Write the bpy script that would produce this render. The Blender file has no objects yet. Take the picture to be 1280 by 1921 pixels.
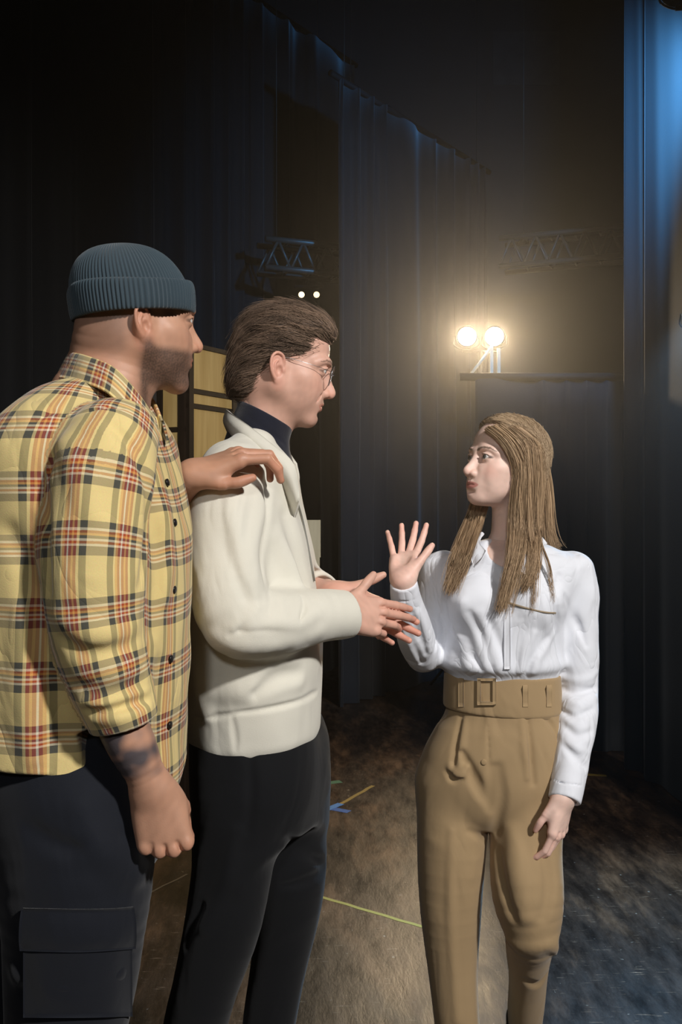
import bpy, math, random, time
import numpy as np
from mathutils import Vector, Matrix
from concurrent.futures import ThreadPoolExecutor

# ------------------------------------------------------------------ camera, world, lights, exposure
SC = bpy.context.scene
COL = SC.collection
F, CZ = 1868.0, 1.45                      # focal length in pixels of the 1280x1921 frame, eye height of the camera

def at(px, py, d):
    """point d metres in front of the camera seen at pixel (px, py)"""
    return np.array([(px - 640.0) * d / F, d, CZ - (py - 960.5) * d / F])

cam_d = bpy.data.cameras.new('camera')
cam_d.sensor_fit = 'HORIZONTAL'; cam_d.sensor_width = 36.0; cam_d.lens = F / 1280.0 * 36.0
cam_d.clip_start = 0.05; cam_d.clip_end = 100
cam = bpy.data.objects.new('camera', cam_d); COL.objects.link(cam)
cam.location = (0, 0, CZ); cam.rotation_euler = (math.pi / 2, 0, 0)
SC.camera = cam

w = bpy.data.worlds.new('stage_dark'); SC.world = w; w.use_nodes = True
w.node_tree.nodes['Background'].inputs[0].default_value = (0.35, 0.5, 0.8, 1)
w.node_tree.nodes['Background'].inputs[1].default_value = 0.0
_vs = w.node_tree.nodes.new('ShaderNodeVolumeScatter')            # thin theatre haze in the air
_vs.inputs['Density'].default_value = 0.0055; _vs.inputs['Anisotropy'].default_value = 0.86
w.node_tree.links.new(_vs.outputs[0], w.node_tree.nodes['World Output'].inputs['Volume'])

def spot(name, loc, target, power, color, size=60, blend=0.5, radius=0.15):
    l = bpy.data.lights.new(name, 'SPOT'); l.energy = power; l.color = color
    l.spot_size = math.radians(size); l.spot_blend = blend; l.shadow_soft_size = radius
    o = bpy.data.objects.new(name, l); COL.objects.link(o); o.location = loc
    o.rotation_euler = (Vector(target) - Vector(loc)).to_track_quat('-Z', 'Y').to_euler()
    return o
# stage lights in front of the people, behind and beside the camera
spot('stage_light_front_right_offscreen', (3.1, -2.0, 4.5), (0.22, 2.5, 1.45), 1500, (1.0, 0.97, 0.94), 58, 1.0, 0.2)
spot('stage_light_front_offscreen', (-0.4, -3.5, 3.6), (0.45, 2.6, 1.6), 250, (0.97, 0.98, 1.0), 42, 1.0, 0.3)
# the two floodlights seen at the back
spot('floodlight_left_lamp', (0.998, 7.92, 2.84), (0.35, 2.2, 0.7), 215, (1.0, 0.75, 0.46), 80, 0.8, 0.06)
spot('floodlight_right_lamp', (1.222, 7.92, 2.84), (0.6, 2.2, 0.7), 215, (1.0, 0.75, 0.46), 80, 0.8, 0.06)
# the two blue lamps whose glow comes in at the right and upper right edge
spot('blue_lamp_upper_right_offscreen', (1.455, 4.48, 3.735), (1.15, 9.5, 2.6), 420, (0.10, 0.42, 0.95), 100, 1.0, 0.06)
spot('blue_lamp_right_offscreen', (1.455, 4.12, 2.265), (1.12, 2.75, 0.0), 430, (0.36, 0.66, 1.0), 84, 1.0, 0.05)

SC.view_settings.view_transform = 'Standard'
SC.view_settings.look = 'None'
SC.view_settings.exposure = 0.0
SC.view_settings.gamma = 1.0
SC.view_settings.use_curve_mapping = False
try:
    SC.cycles.use_denoising = True
    SC.cycles.sample_clamp_indirect = 4.0
except Exception:
    pass

# ------------------------------------------------------------------ distance-field modelling tools
f32 = np.float32
def V(*a): return np.array(a, dtype=np.float64)
def nrm(v): v = np.asarray(v, float); return v / (np.linalg.norm(v) + 1e-12)

class Prim:
    __slots__ = ('fn', 'lo', 'hi', 'op', 'k')
    def __init__(s, fn, lo, hi, op='add', k=0.01):
        s.fn, s.lo, s.hi, s.op, s.k = fn, np.asarray(lo, float), np.asarray(hi, float), op, k

def cone(a, b, r1, r2, op='add', k=0.01):
    a = np.asarray(a, float); b = np.asarray(b, float); ab = b - a; L = max(ab @ ab, 1e-12)
    rm = max(r1, r2)
    A = a.astype(f32); AB = ab.astype(f32)
    def fn(P):
        q = P - A; t = np.clip((q @ AB) / f32(L), 0, 1)
        q = q - t[:, None] * AB
        return np.sqrt((q * q).sum(1)) - (f32(r1) + f32(r2 - r1) * t)
    return Prim(fn, np.minimum(a, b) - rm, np.maximum(a, b) + rm, op, k)

def ball(c, r, op='add', k=0.01): return cone(c, c, r, r, op, k)

def ell(c, r, op='add', k=0.01, R=None):
    c = np.asarray(c, float); r = np.asarray(r, float); R = np.eye(3) if R is None else np.asarray(R, float)
    ext = np.sqrt(((R * r[None, :]) ** 2).sum(1))
    Rf = R.astype(f32); cf = c.astype(f32); ir = (1 / r).astype(f32)
    def fn(P):
        q = ((P - cf) @ Rf) * ir
        k0 = np.sqrt((q * q).sum(1)); q2 = q * ir
        k1 = np.sqrt((q2 * q2).sum(1)) + f32(1e-9)
        return np.where(k0 < 1e-4, -f32(r.min()), k0 * (k0 - 1) / k1)
    return Prim(fn, c - ext, c + ext, op, k)

def catmull(pts, n):
    """smooth resampling of a polyline (any number of columns) to n points"""
    p = np.asarray(pts, float); m = len(p)
    if m == 2: 
        t = np.linspace(0, 1, n)[:, None]; return p[0] * (1 - t) + p[1] * t
    pp = np.vstack([2 * p[0] - p[1], p, 2 * p[-1] - p[-2]])
    t = np.linspace(0, m - 1 - 1e-9, n); i = t.astype(int); u = (t - i)[:, None]
    a, b, c, d = pp[i], pp[i + 1], pp[i + 2], pp[i + 3]
    return 0.5 * (2 * b + (c - a) * u + (2 * a - 5 * b + 4 * c - d) * u ** 2 + (3 * b - a - 3 * c + d) * u ** 3)

def limb(pts, op='add', k=0.01, n=None, side=None):
    """pts rows: x y z r  or  x y z ra rb (elliptical, ra measured along side)"""
    p = np.asarray(pts, float)
    if n is None: n = len(p) * 3
    if len(p) > 1 and n > len(p): p = catmull(p, n)
    el = p.shape[1] > 4
    lo = (p[:, :3] - p[:, 3:].max(1)[:, None]).min(0); hi = (p[:, :3] + p[:, 3:].max(1)[:, None]).max(0)
    segs = []
    for i in range(len(p) - 1):
        a, b = p[i, :3], p[i + 1, :3]; ax = nrm(b - a)
        if el:
            s = np.asarray(side, float); s = nrm(s - ax * (s @ ax)); t = np.cross(ax, s)
            fr = np.stack([s, t, ax], 1).astype(f32)
        else: fr = None
        segs.append((a.astype(f32), (b - a).astype(f32), f32(max((b - a) @ (b - a), 1e-12)), p[i, 3:], p[i + 1, 3:], fr))
    def fn(P):
        out = None
        for a, ab, L, r0, r1, fr in segs:
            q = P - a; t = np.clip((q @ ab) / L, 0, 1); q = q - t[:, None] * ab
            if fr is None:
                d = np.sqrt((q * q).sum(1)) - (f32(r0[0]) + f32(r1[0] - r0[0]) * t)
            else:
                ra = f32(r0[0]) + f32(r1[0] - r0[0]) * t; rb = f32(r0[1]) + f32(r1[1] - r0[1]) * t
                rc = np.minimum(ra, rb); l = q @ fr
                l = np.abs(l); u, v, z = l[:, 0] / ra, l[:, 1] / rb, l[:, 2] / rc
                k0 = np.sqrt(u * u + v * v + z * z); k1 = np.sqrt((u / ra) ** 2 + (v / rb) ** 2 + (z / rc) ** 2) + f32(1e-9)
                d = np.where(k0 < 1e-3, -rc, k0 * (k0 - 1) / k1)
            out = d if out is None else np.minimum(out, d)
        return out
    return Prim(fn, lo, hi, op, k)

def loft(st, op='add', k=0.01, yaw=0.0, e=2.3, top=0.02, shear=0.0):
    """upright tube; st rows: z cx cy a b  (a along the facing direction yaw, b sideways); shear tilts the end caps along x"""
    s = np.asarray(sorted(st, key=lambda r: r[0]), float)
    d = catmull(s, 64); order = np.argsort(d[:, 0]); d = d[order]
    z0, z1 = d[0, 0], d[-1, 0]
    c, sn = math.cos(yaw), math.sin(yaw)
    ext = d[:, 3:5].max(1)
    lo = np.array([(d[:, 1] - ext).min(), (d[:, 2] - ext).min(), z0 - 0.06]); hi = np.array([(d[:, 1] + ext).max(), (d[:, 2] + ext).max(), z1 + 0.06])
    tab = d.astype(f32)
    def fn(P):
        z = P[:, 2]
        cx = np.interp(z, tab[:, 0], tab[:, 1]).astype(f32); cy = np.interp(z, tab[:, 0], tab[:, 2]).astype(f32)
        a = np.interp(z, tab[:, 0], tab[:, 3]).astype(f32); b = np.interp(z, tab[:, 0], tab[:, 4]).astype(f32)
        x = P[:, 0] - cx; y = P[:, 1] - cy
        u = np.abs(x * f32(c) + y * f32(sn)) / a; v = np.abs(-x * f32(sn) + y * f32(c)) / b
        k0 = (u ** f32(e) + v ** f32(e)) ** f32(1 / e)
        g = np.sqrt((u / (a * (k0 + 1e-6))) ** 2 + (v / (b * (k0 + 1e-6))) ** 2) + f32(1e-6)
        dd = (k0 - 1) / g
        dd = np.clip(dd, -0.2, 0.5)
        zz = z - f32(shear) * x
        dz = np.maximum(zz - f32(z1), f32(z0) - zz)
        h = np.clip(0.5 + 0.5 * (dd - dz) / f32(top), 0, 1)
        return dz + (dd - dz) * h + f32(top) * h * (1 - h)
    return Prim(fn, lo, hi, op, k)

def box(c, half, op='add', k=0.004, R=None, r=0.003):
    c = np.asarray(c, float); R = np.eye(3) if R is None else np.asarray(R, float); h = np.asarray(half, float)
    ext = np.abs(R * h[None, :]).sum(1)
    Rf = R.astype(f32); cf = c.astype(f32); hf = (h - r).astype(f32)
    def fn(P):
        q = np.abs((P - cf) @ Rf) - hf
        return np.sqrt((np.maximum(q, 0) ** 2).sum(1)) + np.minimum(q.max(1), 0) - f32(r)
    return Prim(fn, c - ext, c + ext, op, k)

def xf(prims, R, o, s=1.0):
    """local primitives -> world (columns of R are the local axes)"""
    out = []; R = np.asarray(R, float); o = np.asarray(o, float)
    Rf = R.astype(f32); of = o.astype(f32); s_ = f32(s)
    for p in prims:
        cs = np.array([[(p.lo, p.hi)[i][0], (p.lo, p.hi)[j][1], (p.lo, p.hi)[m][2]] for i in (0, 1) for j in (0, 1) for m in (0, 1)])
        wc = (cs * s) @ R.T + o
        out.append(Prim((lambda P, f=p.fn: f(((P - of) @ Rf) / s_) * s_), wc.min(0), wc.max(0), p.op, p.k * s))
    return out

def mirror_y(prims):
    out = []
    for p in prims:
        lo, hi = p.lo.copy(), p.hi.copy(); lo[1], hi[1] = -p.hi[1], -p.lo[1]
        out.append(Prim((lambda P, f=p.fn: f(P * np.array([1, -1, 1], f32))), lo, hi, p.op, p.k))
    return out

def group(prims, op='add', k=0.01):
    """hard union of several primitives, blended into the rest with k"""
    lo = np.min([p.lo for p in prims], 0); hi = np.max([p.hi for p in prims], 0)
    def fn(P):
        d = prims[0].fn(P)
        for p in prims[1:]: d = np.minimum(d, p.fn(P))
        return d
    return Prim(fn, lo, hi, op, k)

def evaluate(prims, P, post=None, lo=None, hi=None, margin=0.02):
    P = np.ascontiguousarray(P, f32)
    d = np.full(len(P), 1.0, f32)
    for p in prims:
        if lo is not None and (np.any(p.lo - p.k - margin > hi) or np.any(p.hi + p.k + margin < lo)): continue
        v = p.fn(P).astype(f32); k = f32(max(p.k, 1e-5))
        if p.op == 'add':
            h = np.clip(0.5 + 0.5 * (d - v) / k, 0, 1); d = d + (v - d) * h - k * h * (1 - h)
        elif p.op == 'sub':
            v = -v; h = np.clip(0.5 - 0.5 * (d - v) / k, 0, 1); d = d + (v - d) * h + k * h * (1 - h)
        else:                                       # 'and'
            h = np.clip(0.5 - 0.5 * (d - v) / k, 0, 1); d = d + (v - d) * h + k * h * (1 - h)
    if post is not None: d = d + post(P)
    return d

_rng = np.random.RandomState(7)
_WD = _rng.normal(size=(64, 3)); _WD /= np.linalg.norm(_WD, axis=1)[:, None]; _WP = _rng.uniform(0, 6.28, 64)
def noise(P, freq, seed=0, n=9, scale=(1, 1, 1)):
    out = np.zeros(len(P), f32); Q = P * np.asarray(scale, f32)
    for i in range(n):
        j = (seed * 11 + i) % 64
        out += np.sin(Q @ (_WD[j] * freq * (0.7 + 0.6 * i / n)).astype(f32) + f32(_WP[j]))
    return out / f32(n ** 0.5)

def surface(prims, vox, post=None):
    """surface nets over the blocks near the surface -> verts, quads"""
    adds = [p for p in prims if p.op == 'add']
    lo = np.min([p.lo for p in adds], 0) - 4 * vox; hi = np.max([p.hi for p in adds], 0) + 4 * vox
    for p in prims:
        if p.op == 'and': lo = np.maximum(lo, p.lo - 4 * vox); hi = np.minimum(hi, p.hi + 4 * vox)
    B = 8
    nb = np.ceil((hi - lo) / (vox * B)).astype(int); n = nb * B
    D = np.ones(tuple(n), f32)
    g = np.arange(B) * vox
    off = np.stack(np.meshgrid(g, g, g, indexing='ij'), -1).reshape(-1, 3)
    S = 3                                           # blocks are culled in super-blocks of S^3
    half = B * vox * 0.5 * 1.7321
    tasks = [(i, j, m) for i in range(0, nb[0], S) for j in range(0, nb[1], S) for m in range(0, nb[2], S)]
    def run(t):
        b0 = lo + np.array(t) * B * vox; b1 = b0 + S * B * vox
        loc = [p for p in prims if not (np.any(p.lo - p.k - 0.02 > b1) or np.any(p.hi + p.k + 0.02 < b0))]
        if not any(p.op == 'add' for p in loc): return
        ids = [(i, j, m) for i in range(t[0], min(t[0] + S, nb[0])) for j in range(t[1], min(t[1] + S, nb[1])) for m in range(t[2], min(t[2] + S, nb[2]))]
        org = lo + np.array(ids) * B * vox
        dc = evaluate(loc, org + B * vox * 0.5)
        near = np.abs(dc) < half * 1.5 + 0.006
        for q in np.nonzero(~near)[0]:
            if dc[q] < 0:
                i, j, m = ids[q]; D[i*B:i*B+B, j*B:j*B+B, m*B:m*B+B] = -1
        k = np.nonzero(near)[0]
        if len(k) == 0: return
        pts = (org[k][:, None, :] + off[None]).reshape(-1, 3)
        d = evaluate(loc, pts, post).reshape(len(k), B, B, B)
        for q, idx in enumerate(k):
            i, j, m = ids[idx]; D[i*B:i*B+B, j*B:j*B+B, m*B:m*B+B] = d[q]
    with ThreadPoolExecutor(4) as ex: list(ex.map(run, tasks))
    s = D < 0
    c = s[:-1, :-1, :-1].astype(np.int8)
    tot = c.copy()
    sl = (slice(None, -1), slice(1, None))
    for a in (0, 1):
        for b in (0, 1):
            for e in (0, 1):
                if a or b or e: tot += s[sl[a], sl[b], sl[e]]
    I, J, K = np.nonzero((tot > 0) & (tot < 8))
    idm = np.full(tot.shape, -1, np.int32); idm[I, J, K] = np.arange(len(I))
    acc = np.zeros((len(I), 3)); cnt = np.zeros(len(I))
    cor = {(a, b, e): D[I + a, J + b, K + e] for a in (0, 1) for b in (0, 1) for e in (0, 1)}
    for ax in range(3):
        for u in (0, 1):
            for v in (0, 1):
                p0 = [0, 0, 0]; o = [x for x in range(3) if x != ax]; p0[o[0]] = u; p0[o[1]] = v
                p1 = list(p0); p1[ax] = 1
                d0, d1 = cor[tuple(p0)], cor[tuple(p1)]
                mk = (d0 < 0) != (d1 < 0)
                t = np.where(mk, d0 / np.where(mk, d0 - d1, 1), 0)
                pos = np.tile(np.array(p0, float), (len(I), 1)); pos[:, ax] = t
                acc += pos * mk[:, None]; cnt += mk
    verts = lo + (np.stack([I, J, K], 1) + acc / np.maximum(cnt, 1)[:, None]) * vox
    quads = []
    for ax in range(3):
        o = [x for x in range(3) if x != ax]
        a = s[tuple(slice(None, -1) if x == ax else slice(1, -1) for x in range(3))]
        b = s[tuple(slice(1, None) if x == ax else slice(1, -1) for x in range(3))]
        e = np.nonzero(a != b); flip = a[e]
        base = [e[0].copy(), e[1].copy(), e[2].copy()]
        base[o[0]] += 1; base[o[1]] += 1
        def cid(du, dv):
            q = [base[0].copy(), base[1].copy(), base[2].copy()]; q[o[0]] -= du; q[o[1]] -= dv
            ok = (q[0] < tot.shape[0]) & (q[1] < tot.shape[1]) & (q[2] < tot.shape[2])
            q = [np.minimum(q[x], tot.shape[x] - 1) for x in range(3)]
            return np.where(ok, idm[q[0], q[1], q[2]], -1)
        f = np.stack([cid(1, 1), cid(0, 1), cid(0, 0), cid(1, 0)], 1)
        rev = ~flip if ax != 1 else flip
        f[rev] = f[rev][:, ::-1]
        quads.append(f[(f >= 0).all(1)])
    return verts, np.vstack(quads)

# ------------------------------------------------------------------ mesh objects
def make_mesh(name, verts, faces, mat=None, smooth=True, cols=None, uv=None):
    me = bpy.data.meshes.new(name)
    if isinstance(faces, np.ndarray):
        n, m = faces.shape
        me.vertices.add(len(verts)); me.vertices.foreach_set('co', np.asarray(verts, f32).ravel())
        me.loops.add(n * m); me.loops.foreach_set('vertex_index', faces.astype(np.int32).ravel())
        me.polygons.add(n); me.polygons.foreach_set('loop_start', np.arange(0, n * m, m, dtype=np.int32))
        me.update(calc_edges=True)
    else:
        me.from_pydata([tuple(v) for v in verts], [], faces); me.update()
    me.polygons.foreach_set('use_smooth', np.full(len(me.polygons), smooth))
    if cols is not None:
        a = me.color_attributes.new('tint', 'FLOAT_COLOR', 'POINT')
        c = np.ones((len(verts), 4), f32); c[:, :3] = cols; a.data.foreach_set('color', c.ravel())
    if uv is not None:
        a = me.attributes.new('weave', 'FLOAT_VECTOR', 'POINT'); a.data.foreach_set('vector', np.asarray(uv, f32).ravel())
    if mat is not None: me.materials.append(mat)
    me.validate()
    return me

def obj(name, me, parent=None, label=None, cat=None, group=None, kind=None):
    o = bpy.data.objects.new(name, me); COL.objects.link(o)
    if parent is not None: o.parent = parent
    if label: o['label'] = label
    if cat: o['category'] = cat
    if group: o['group'] = group
    if kind: o['kind'] = kind
    return o

def join(parts):
    """[(verts, quads)] -> one array pair"""
    vs, fs, n = [], [], 0
    for v, f in parts:
        vs.append(np.asarray(v, float)); fs.append(np.asarray(f) + n); n += len(v)
    return np.vstack(vs), np.vstack(fs)

def box_geo(c, half, R=None):
    R = np.eye(3) if R is None else R
    s = np.array([[x, y, z] for x in (-1, 1) for y in (-1, 1) for z in (-1, 1)], float) * np.asarray(half)
    v = s @ np.asarray(R).T + np.asarray(c)
    f = np.array([[0, 1, 3, 2], [4, 6, 7, 5], [0, 4, 5, 1], [2, 3, 7, 6], [0, 2, 6, 4], [1, 5, 7, 3]])
    return v, f

def grid_faces(nr, nc, wrap=False):
    r = np.arange(nr - 1)[:, None]; c = np.arange(nc if wrap else nc - 1)[None, :]; c2 = (c + 1) % nc
    return np.stack([r * nc + c, r * nc + c2, (r + 1) * nc + c2, (r + 1) * nc + c], -1).reshape(-1, 4)

def tube_geo(pts, rad, seg=10, n=None, caps=True):
    p = np.asarray(pts, float); rad = np.broadcast_to(np.asarray(rad, float), (len(p),))
    if n: 
        q = catmull(np.column_stack([p, rad]), n); p, rad = q[:, :3], q[:, 3]
    t = np.gradient(p, axis=0); t /= np.linalg.norm(t, axis=1)[:, None] + 1e-12
    ref = np.array([0, 0, 1.0]) if abs(t[0, 2]) < 0.9 else np.array([1.0, 0, 0])
    u = nrm(np.cross(t[0], ref)); us = []
    for i in range(len(p)):
        u = nrm(u - t[i] * (u @ t[i])); us.append(u)
    us = np.array(us); vs = np.cross(t, us)
    a = np.linspace(0, 2 * np.pi, seg, endpoint=False)
    ring = p[:, None, :] + rad[:, None, None] * (np.cos(a)[None, :, None] * us[:, None, :] + np.sin(a)[None, :, None] * vs[:, None, :])
    v = ring.reshape(-1, 3); f = grid_faces(len(p), seg, True)
    if caps:
        m = len(v); v = np.vstack([v, p[:1], p[-1:]]); i = np.arange(seg); j = (i + 1) % seg
        f = np.vstack([f, np.stack([j, i, np.full(seg, m), np.full(seg, m)], 1)[:, [0, 1, 2, 2]]]) if False else f
        b = (len(p) - 1) * seg
        # fan caps as quads over every second vertex pair
        h = np.arange(0, seg, 2)
        f = np.vstack([f, np.stack([(h + 2) % seg, h + 1, h, np.full(len(h), m)], 1), np.stack([b + h, b + h + 1, b + (h + 2) % seg, np.full(len(h), m + 1)], 1)])
    return v, f

def cyl_geo(a, b, r1, r2=None, seg=16): return tube_geo([a, b], [r1, r1 if r2 is None else r2], seg)

def patch_geo(rows, nu, nv, thick):
    """smooth sheet through a grid of control points, given thickness"""
    R = [catmull(r, nv) for r in rows]; R = np.stack(R, 0)
    G = np.stack([catmull(R[:, j], nu) for j in range(nv)], 1)
    du = np.gradient(G, axis=0); dv = np.gradient(G, axis=1)
    N = np.cross(du, dv); N /= np.linalg.norm(N, axis=2)[..., None] + 1e-12
    A = (G + N * thick / 2).reshape(-1, 3); Bk = (G - N * thick / 2).reshape(-1, 3); n = len(A)
    f = grid_faces(nu, nv); fs = [f, f[:, ::-1] + n]
    e = [np.arange(nv), np.arange(nv) + (nu - 1) * nv, np.arange(nu) * nv, np.arange(nu) * nv + nv - 1]
    for q, fl in zip(e, (0, 1, 1, 0)):
        s_ = np.stack([q[:-1], q[1:], q[1:] + n, q[:-1] + n], 1); fs.append(s_ if not fl else s_[:, ::-1])
    return np.vstack([A, Bk]), np.vstack(fs)

def strands_geo(S, rad, seg=3):
    """S: (n strands, m points, 3); rad: (n, m) -> thin tubes"""
    n, m, _ = S.shape
    t = np.gradient(S, axis=1); t /= np.linalg.norm(t, axis=2)[..., None] + 1e-9
    ref = np.array([0.31, 0.53, 0.79]); u = np.cross(t, ref); u /= np.linalg.norm(u, axis=2)[..., None] + 1e-9
    v = np.cross(t, u)
    a = np.linspace(0, 2 * np.pi, seg, endpoint=False)
    ring = S[:, :, None, :] + rad[:, :, None, None] * (np.cos(a)[None, None, :, None] * u[:, :, None, :] + np.sin(a)[None, None, :, None] * v[:, :, None, :])
    base = grid_faces(m, seg, True)
    f = (base[None] + (np.arange(n) * m * seg)[:, None, None]).reshape(-1, 4)
    return ring.reshape(-1, 3), f

def hit(prims, px, py, d0, d1, n=240):
    """first surface point on the sight line through a pixel"""
    d = np.linspace(d0, d1, n); P = np.stack([at(px, py, x) for x in d])
    v = evaluate(prims, P)
    i = np.nonzero(v < 0)[0]
    if len(i) == 0: 
        return P[int(np.argmin(v))]
    i = i[0]
    if i == 0: return P[0]
    t = v[i - 1] / (v[i - 1] - v[i]); return P[i - 1] * (1 - t) + P[i] * t

def grad(prims, P, e=0.002):
    P = np.atleast_2d(P); g = np.zeros((len(P), 3))
    for a in range(3):
        o = np.zeros(3); o[a] = e
        g[:, a] = evaluate(prims, P + o) - evaluate(prims, P - o)
    return g / (np.linalg.norm(g, axis=1)[:, None] + 1e-9)

class Cloth:
    """a garment: base primitives plus folds traced over its surface"""
    def __init__(s, prims, d0, d1): s.base = list(prims); s.extra = []; s.d0, s.d1 = d0, d1
    def pts(s, pix, rng=None):
        a, b = rng or (s.d0, s.d1)
        return np.array([hit(s.base, x, y, a, b) for x, y in pix])
    def ridge(s, pix, r=0.010, k=0.016, sink=0.6, taper=0.35, rng=None):
        p = s.pts(pix, rng); p = p - grad(s.base, p) * r * sink
        q = np.column_stack([p, np.full(len(p), r)]); q[0, 3] *= taper; q[-1, 3] *= taper
        s.extra.append(limb(q, 'add', k, n=max(len(q) * 3, 6)))
    def groove(s, pix, r=0.006, k=0.012, lift=0.3, taper=0.35, rng=None):
        p = s.pts(pix, rng); p = p + grad(s.base, p) * r * lift
        q = np.column_stack([p, np.full(len(p), r)]); q[0, 3] *= taper; q[-1, 3] *= taper
        s.extra.append(limb(q, 'sub', k, n=max(len(q) * 3, 6)))
    def prims(s): return s.base + s.extra

# ------------------------------------------------------------------ materials
def new_mat(name, rough=0.8, color=(0.5, 0.5, 0.5), metal=0.0, spec=0.5):
    m = bpy.data.materials.new(name); m.use_nodes = True; nt = m.node_tree
    b = nt.nodes['Principled BSDF']
    b.inputs['Base Color'].default_value = (*color, 1); b.inputs['Roughness'].default_value = rough
    b.inputs['Metallic'].default_value = metal; b.inputs['Specular IOR Level'].default_value = spec
    return m, nt, b

def N(nt, t, **kw):
    n = nt.nodes.new(t)
    for k, v in kw.items():
        if k.startswith('i_'):
            key = k[2:]; n.inputs[int(key) if key.isdigit() else key].default_value = v
        else: setattr(n, k, v)
    return n

def add_bump(nt, b, height, strength=0.3, dist=0.002):
    bp = N(nt, 'ShaderNodeBump'); bp.inputs['Strength'].default_value = strength; bp.inputs['Distance'].default_value = dist
    nt.links.new(height, bp.inputs['Height']); nt.links.new(bp.outputs[0], b.inputs['Normal']); return bp

def wrinkle(nt, vec, scale, stretch=(1, 1, .55), dist=1.2, power=.7):
    """thin creases: valleys of a warped noise"""
    mp = N(nt, 'ShaderNodeMapping'); mp.inputs['Scale'].default_value = stretch; mp.inputs['Rotation'].default_value = (.3, .5, .2); nt.links.new(vec, mp.inputs[0])
    nz = N(nt, 'ShaderNodeTexNoise'); nz.inputs['Scale'].default_value = scale; nz.inputs['Detail'].default_value = 2.5; nz.inputs['Roughness'].default_value = .45; nz.inputs['Distortion'].default_value = dist
    nt.links.new(mp.outputs[0], nz.inputs[0])
    sb = N(nt, 'ShaderNodeMath', operation='SUBTRACT'); sb.inputs[1].default_value = .5; nt.links.new(nz.outputs['Fac'], sb.inputs[0])
    ab = N(nt, 'ShaderNodeMath', operation='ABSOLUTE'); nt.links.new(sb.outputs[0], ab.inputs[0])
    sq = N(nt, 'ShaderNodeMath', operation='POWER'); sq.inputs[1].default_value = power; nt.links.new(ab.outputs[0], sq.inputs[0])
    return sq.outputs[0]

def cloth_mat(name, color, rough=0.9, weave=900, var=0.12, sheen=0.15, bump=0.25, crease=0.5, cscale=5, power=1.5):
    m, nt, b = new_mat(name, rough, color, spec=0.2)
    tc = N(nt, 'ShaderNodeTexCoord'); nz = N(nt, 'ShaderNodeTexNoise'); nz.inputs['Scale'].default_value = weave; nz.inputs['Detail'].default_value = 2
    big = N(nt, 'ShaderNodeTexNoise'); big.inputs['Scale'].default_value = 14; big.inputs['Detail'].default_value = 4
    nt.links.new(tc.outputs['Object'], nz.inputs[0]); nt.links.new(tc.outputs['Object'], big.inputs[0])
    mx = N(nt, 'ShaderNodeMix', data_type='RGBA'); mx.inputs['A'].default_value = (*[c * (1 - var) for c in color], 1); mx.inputs['B'].default_value = (*[min(1, c * (1 + var)) for c in color], 1)
    nt.links.new(big.outputs['Fac'], mx.inputs['Factor']); nt.links.new(mx.outputs['Result'], b.inputs['Base Color'])
    b.inputs['Sheen Weight'].default_value = sheen; b.inputs['Sheen Roughness'].default_value = 0.5
    fine = add_bump(nt, b, nz.outputs['Fac'], bump, 0.001)
    if crease:
        bp = N(nt, 'ShaderNodeBump'); bp.inputs['Strength'].default_value = crease; bp.inputs['Distance'].default_value = 0.02 if power < 1 else 0.06
        nt.links.new(wrinkle(nt, tc.outputs['Object'], cscale, power=power), bp.inputs['Height']); nt.links.new(bp.outputs[0], fine.inputs['Normal'])
    return m

def skin_mat(name, rough=0.5, sss=0.12):
    m, nt, b = new_mat(name, rough, spec=0.4)
    a = N(nt, 'ShaderNodeAttribute', attribute_name='tint'); nt.links.new(a.outputs['Color'], b.inputs['Base Color'])
    b.inputs['Subsurface Weight'].default_value = sss; b.inputs['Subsurface Radius'].default_value = (0.9, 0.35, 0.2); b.inputs['Subsurface Scale'].default_value = 0.008
    tc = N(nt, 'ShaderNodeTexCoord'); nz = N(nt, 'ShaderNodeTexNoise'); nz.inputs['Scale'].default_value = 420; nz.inputs['Detail'].default_value = 3
    nt.links.new(tc.outputs['Object'], nz.inputs[0]); add_bump(nt, b, nz.outputs['Fac'], 0.15, 0.0008)
    return m

def hair_mat(name, dark, light, rough=0.6, scale=60):
    m, nt, b = new_mat(name, rough, spec=0.35)
    a = N(nt, 'ShaderNodeAttribute', attribute_name='tint')
    nt.links.new(a.outputs['Color'], b.inputs['Base Color'])
    b.inputs['Anisotropic'].default_value = 0.4
    return m

def srgb(r, g, b):
    return tuple(((c / 255) / 12.92 if c / 255 <= 0.04045 else ((c / 255 + 0.055) / 1.055) ** 2.4) for c in (r, g, b))
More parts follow.
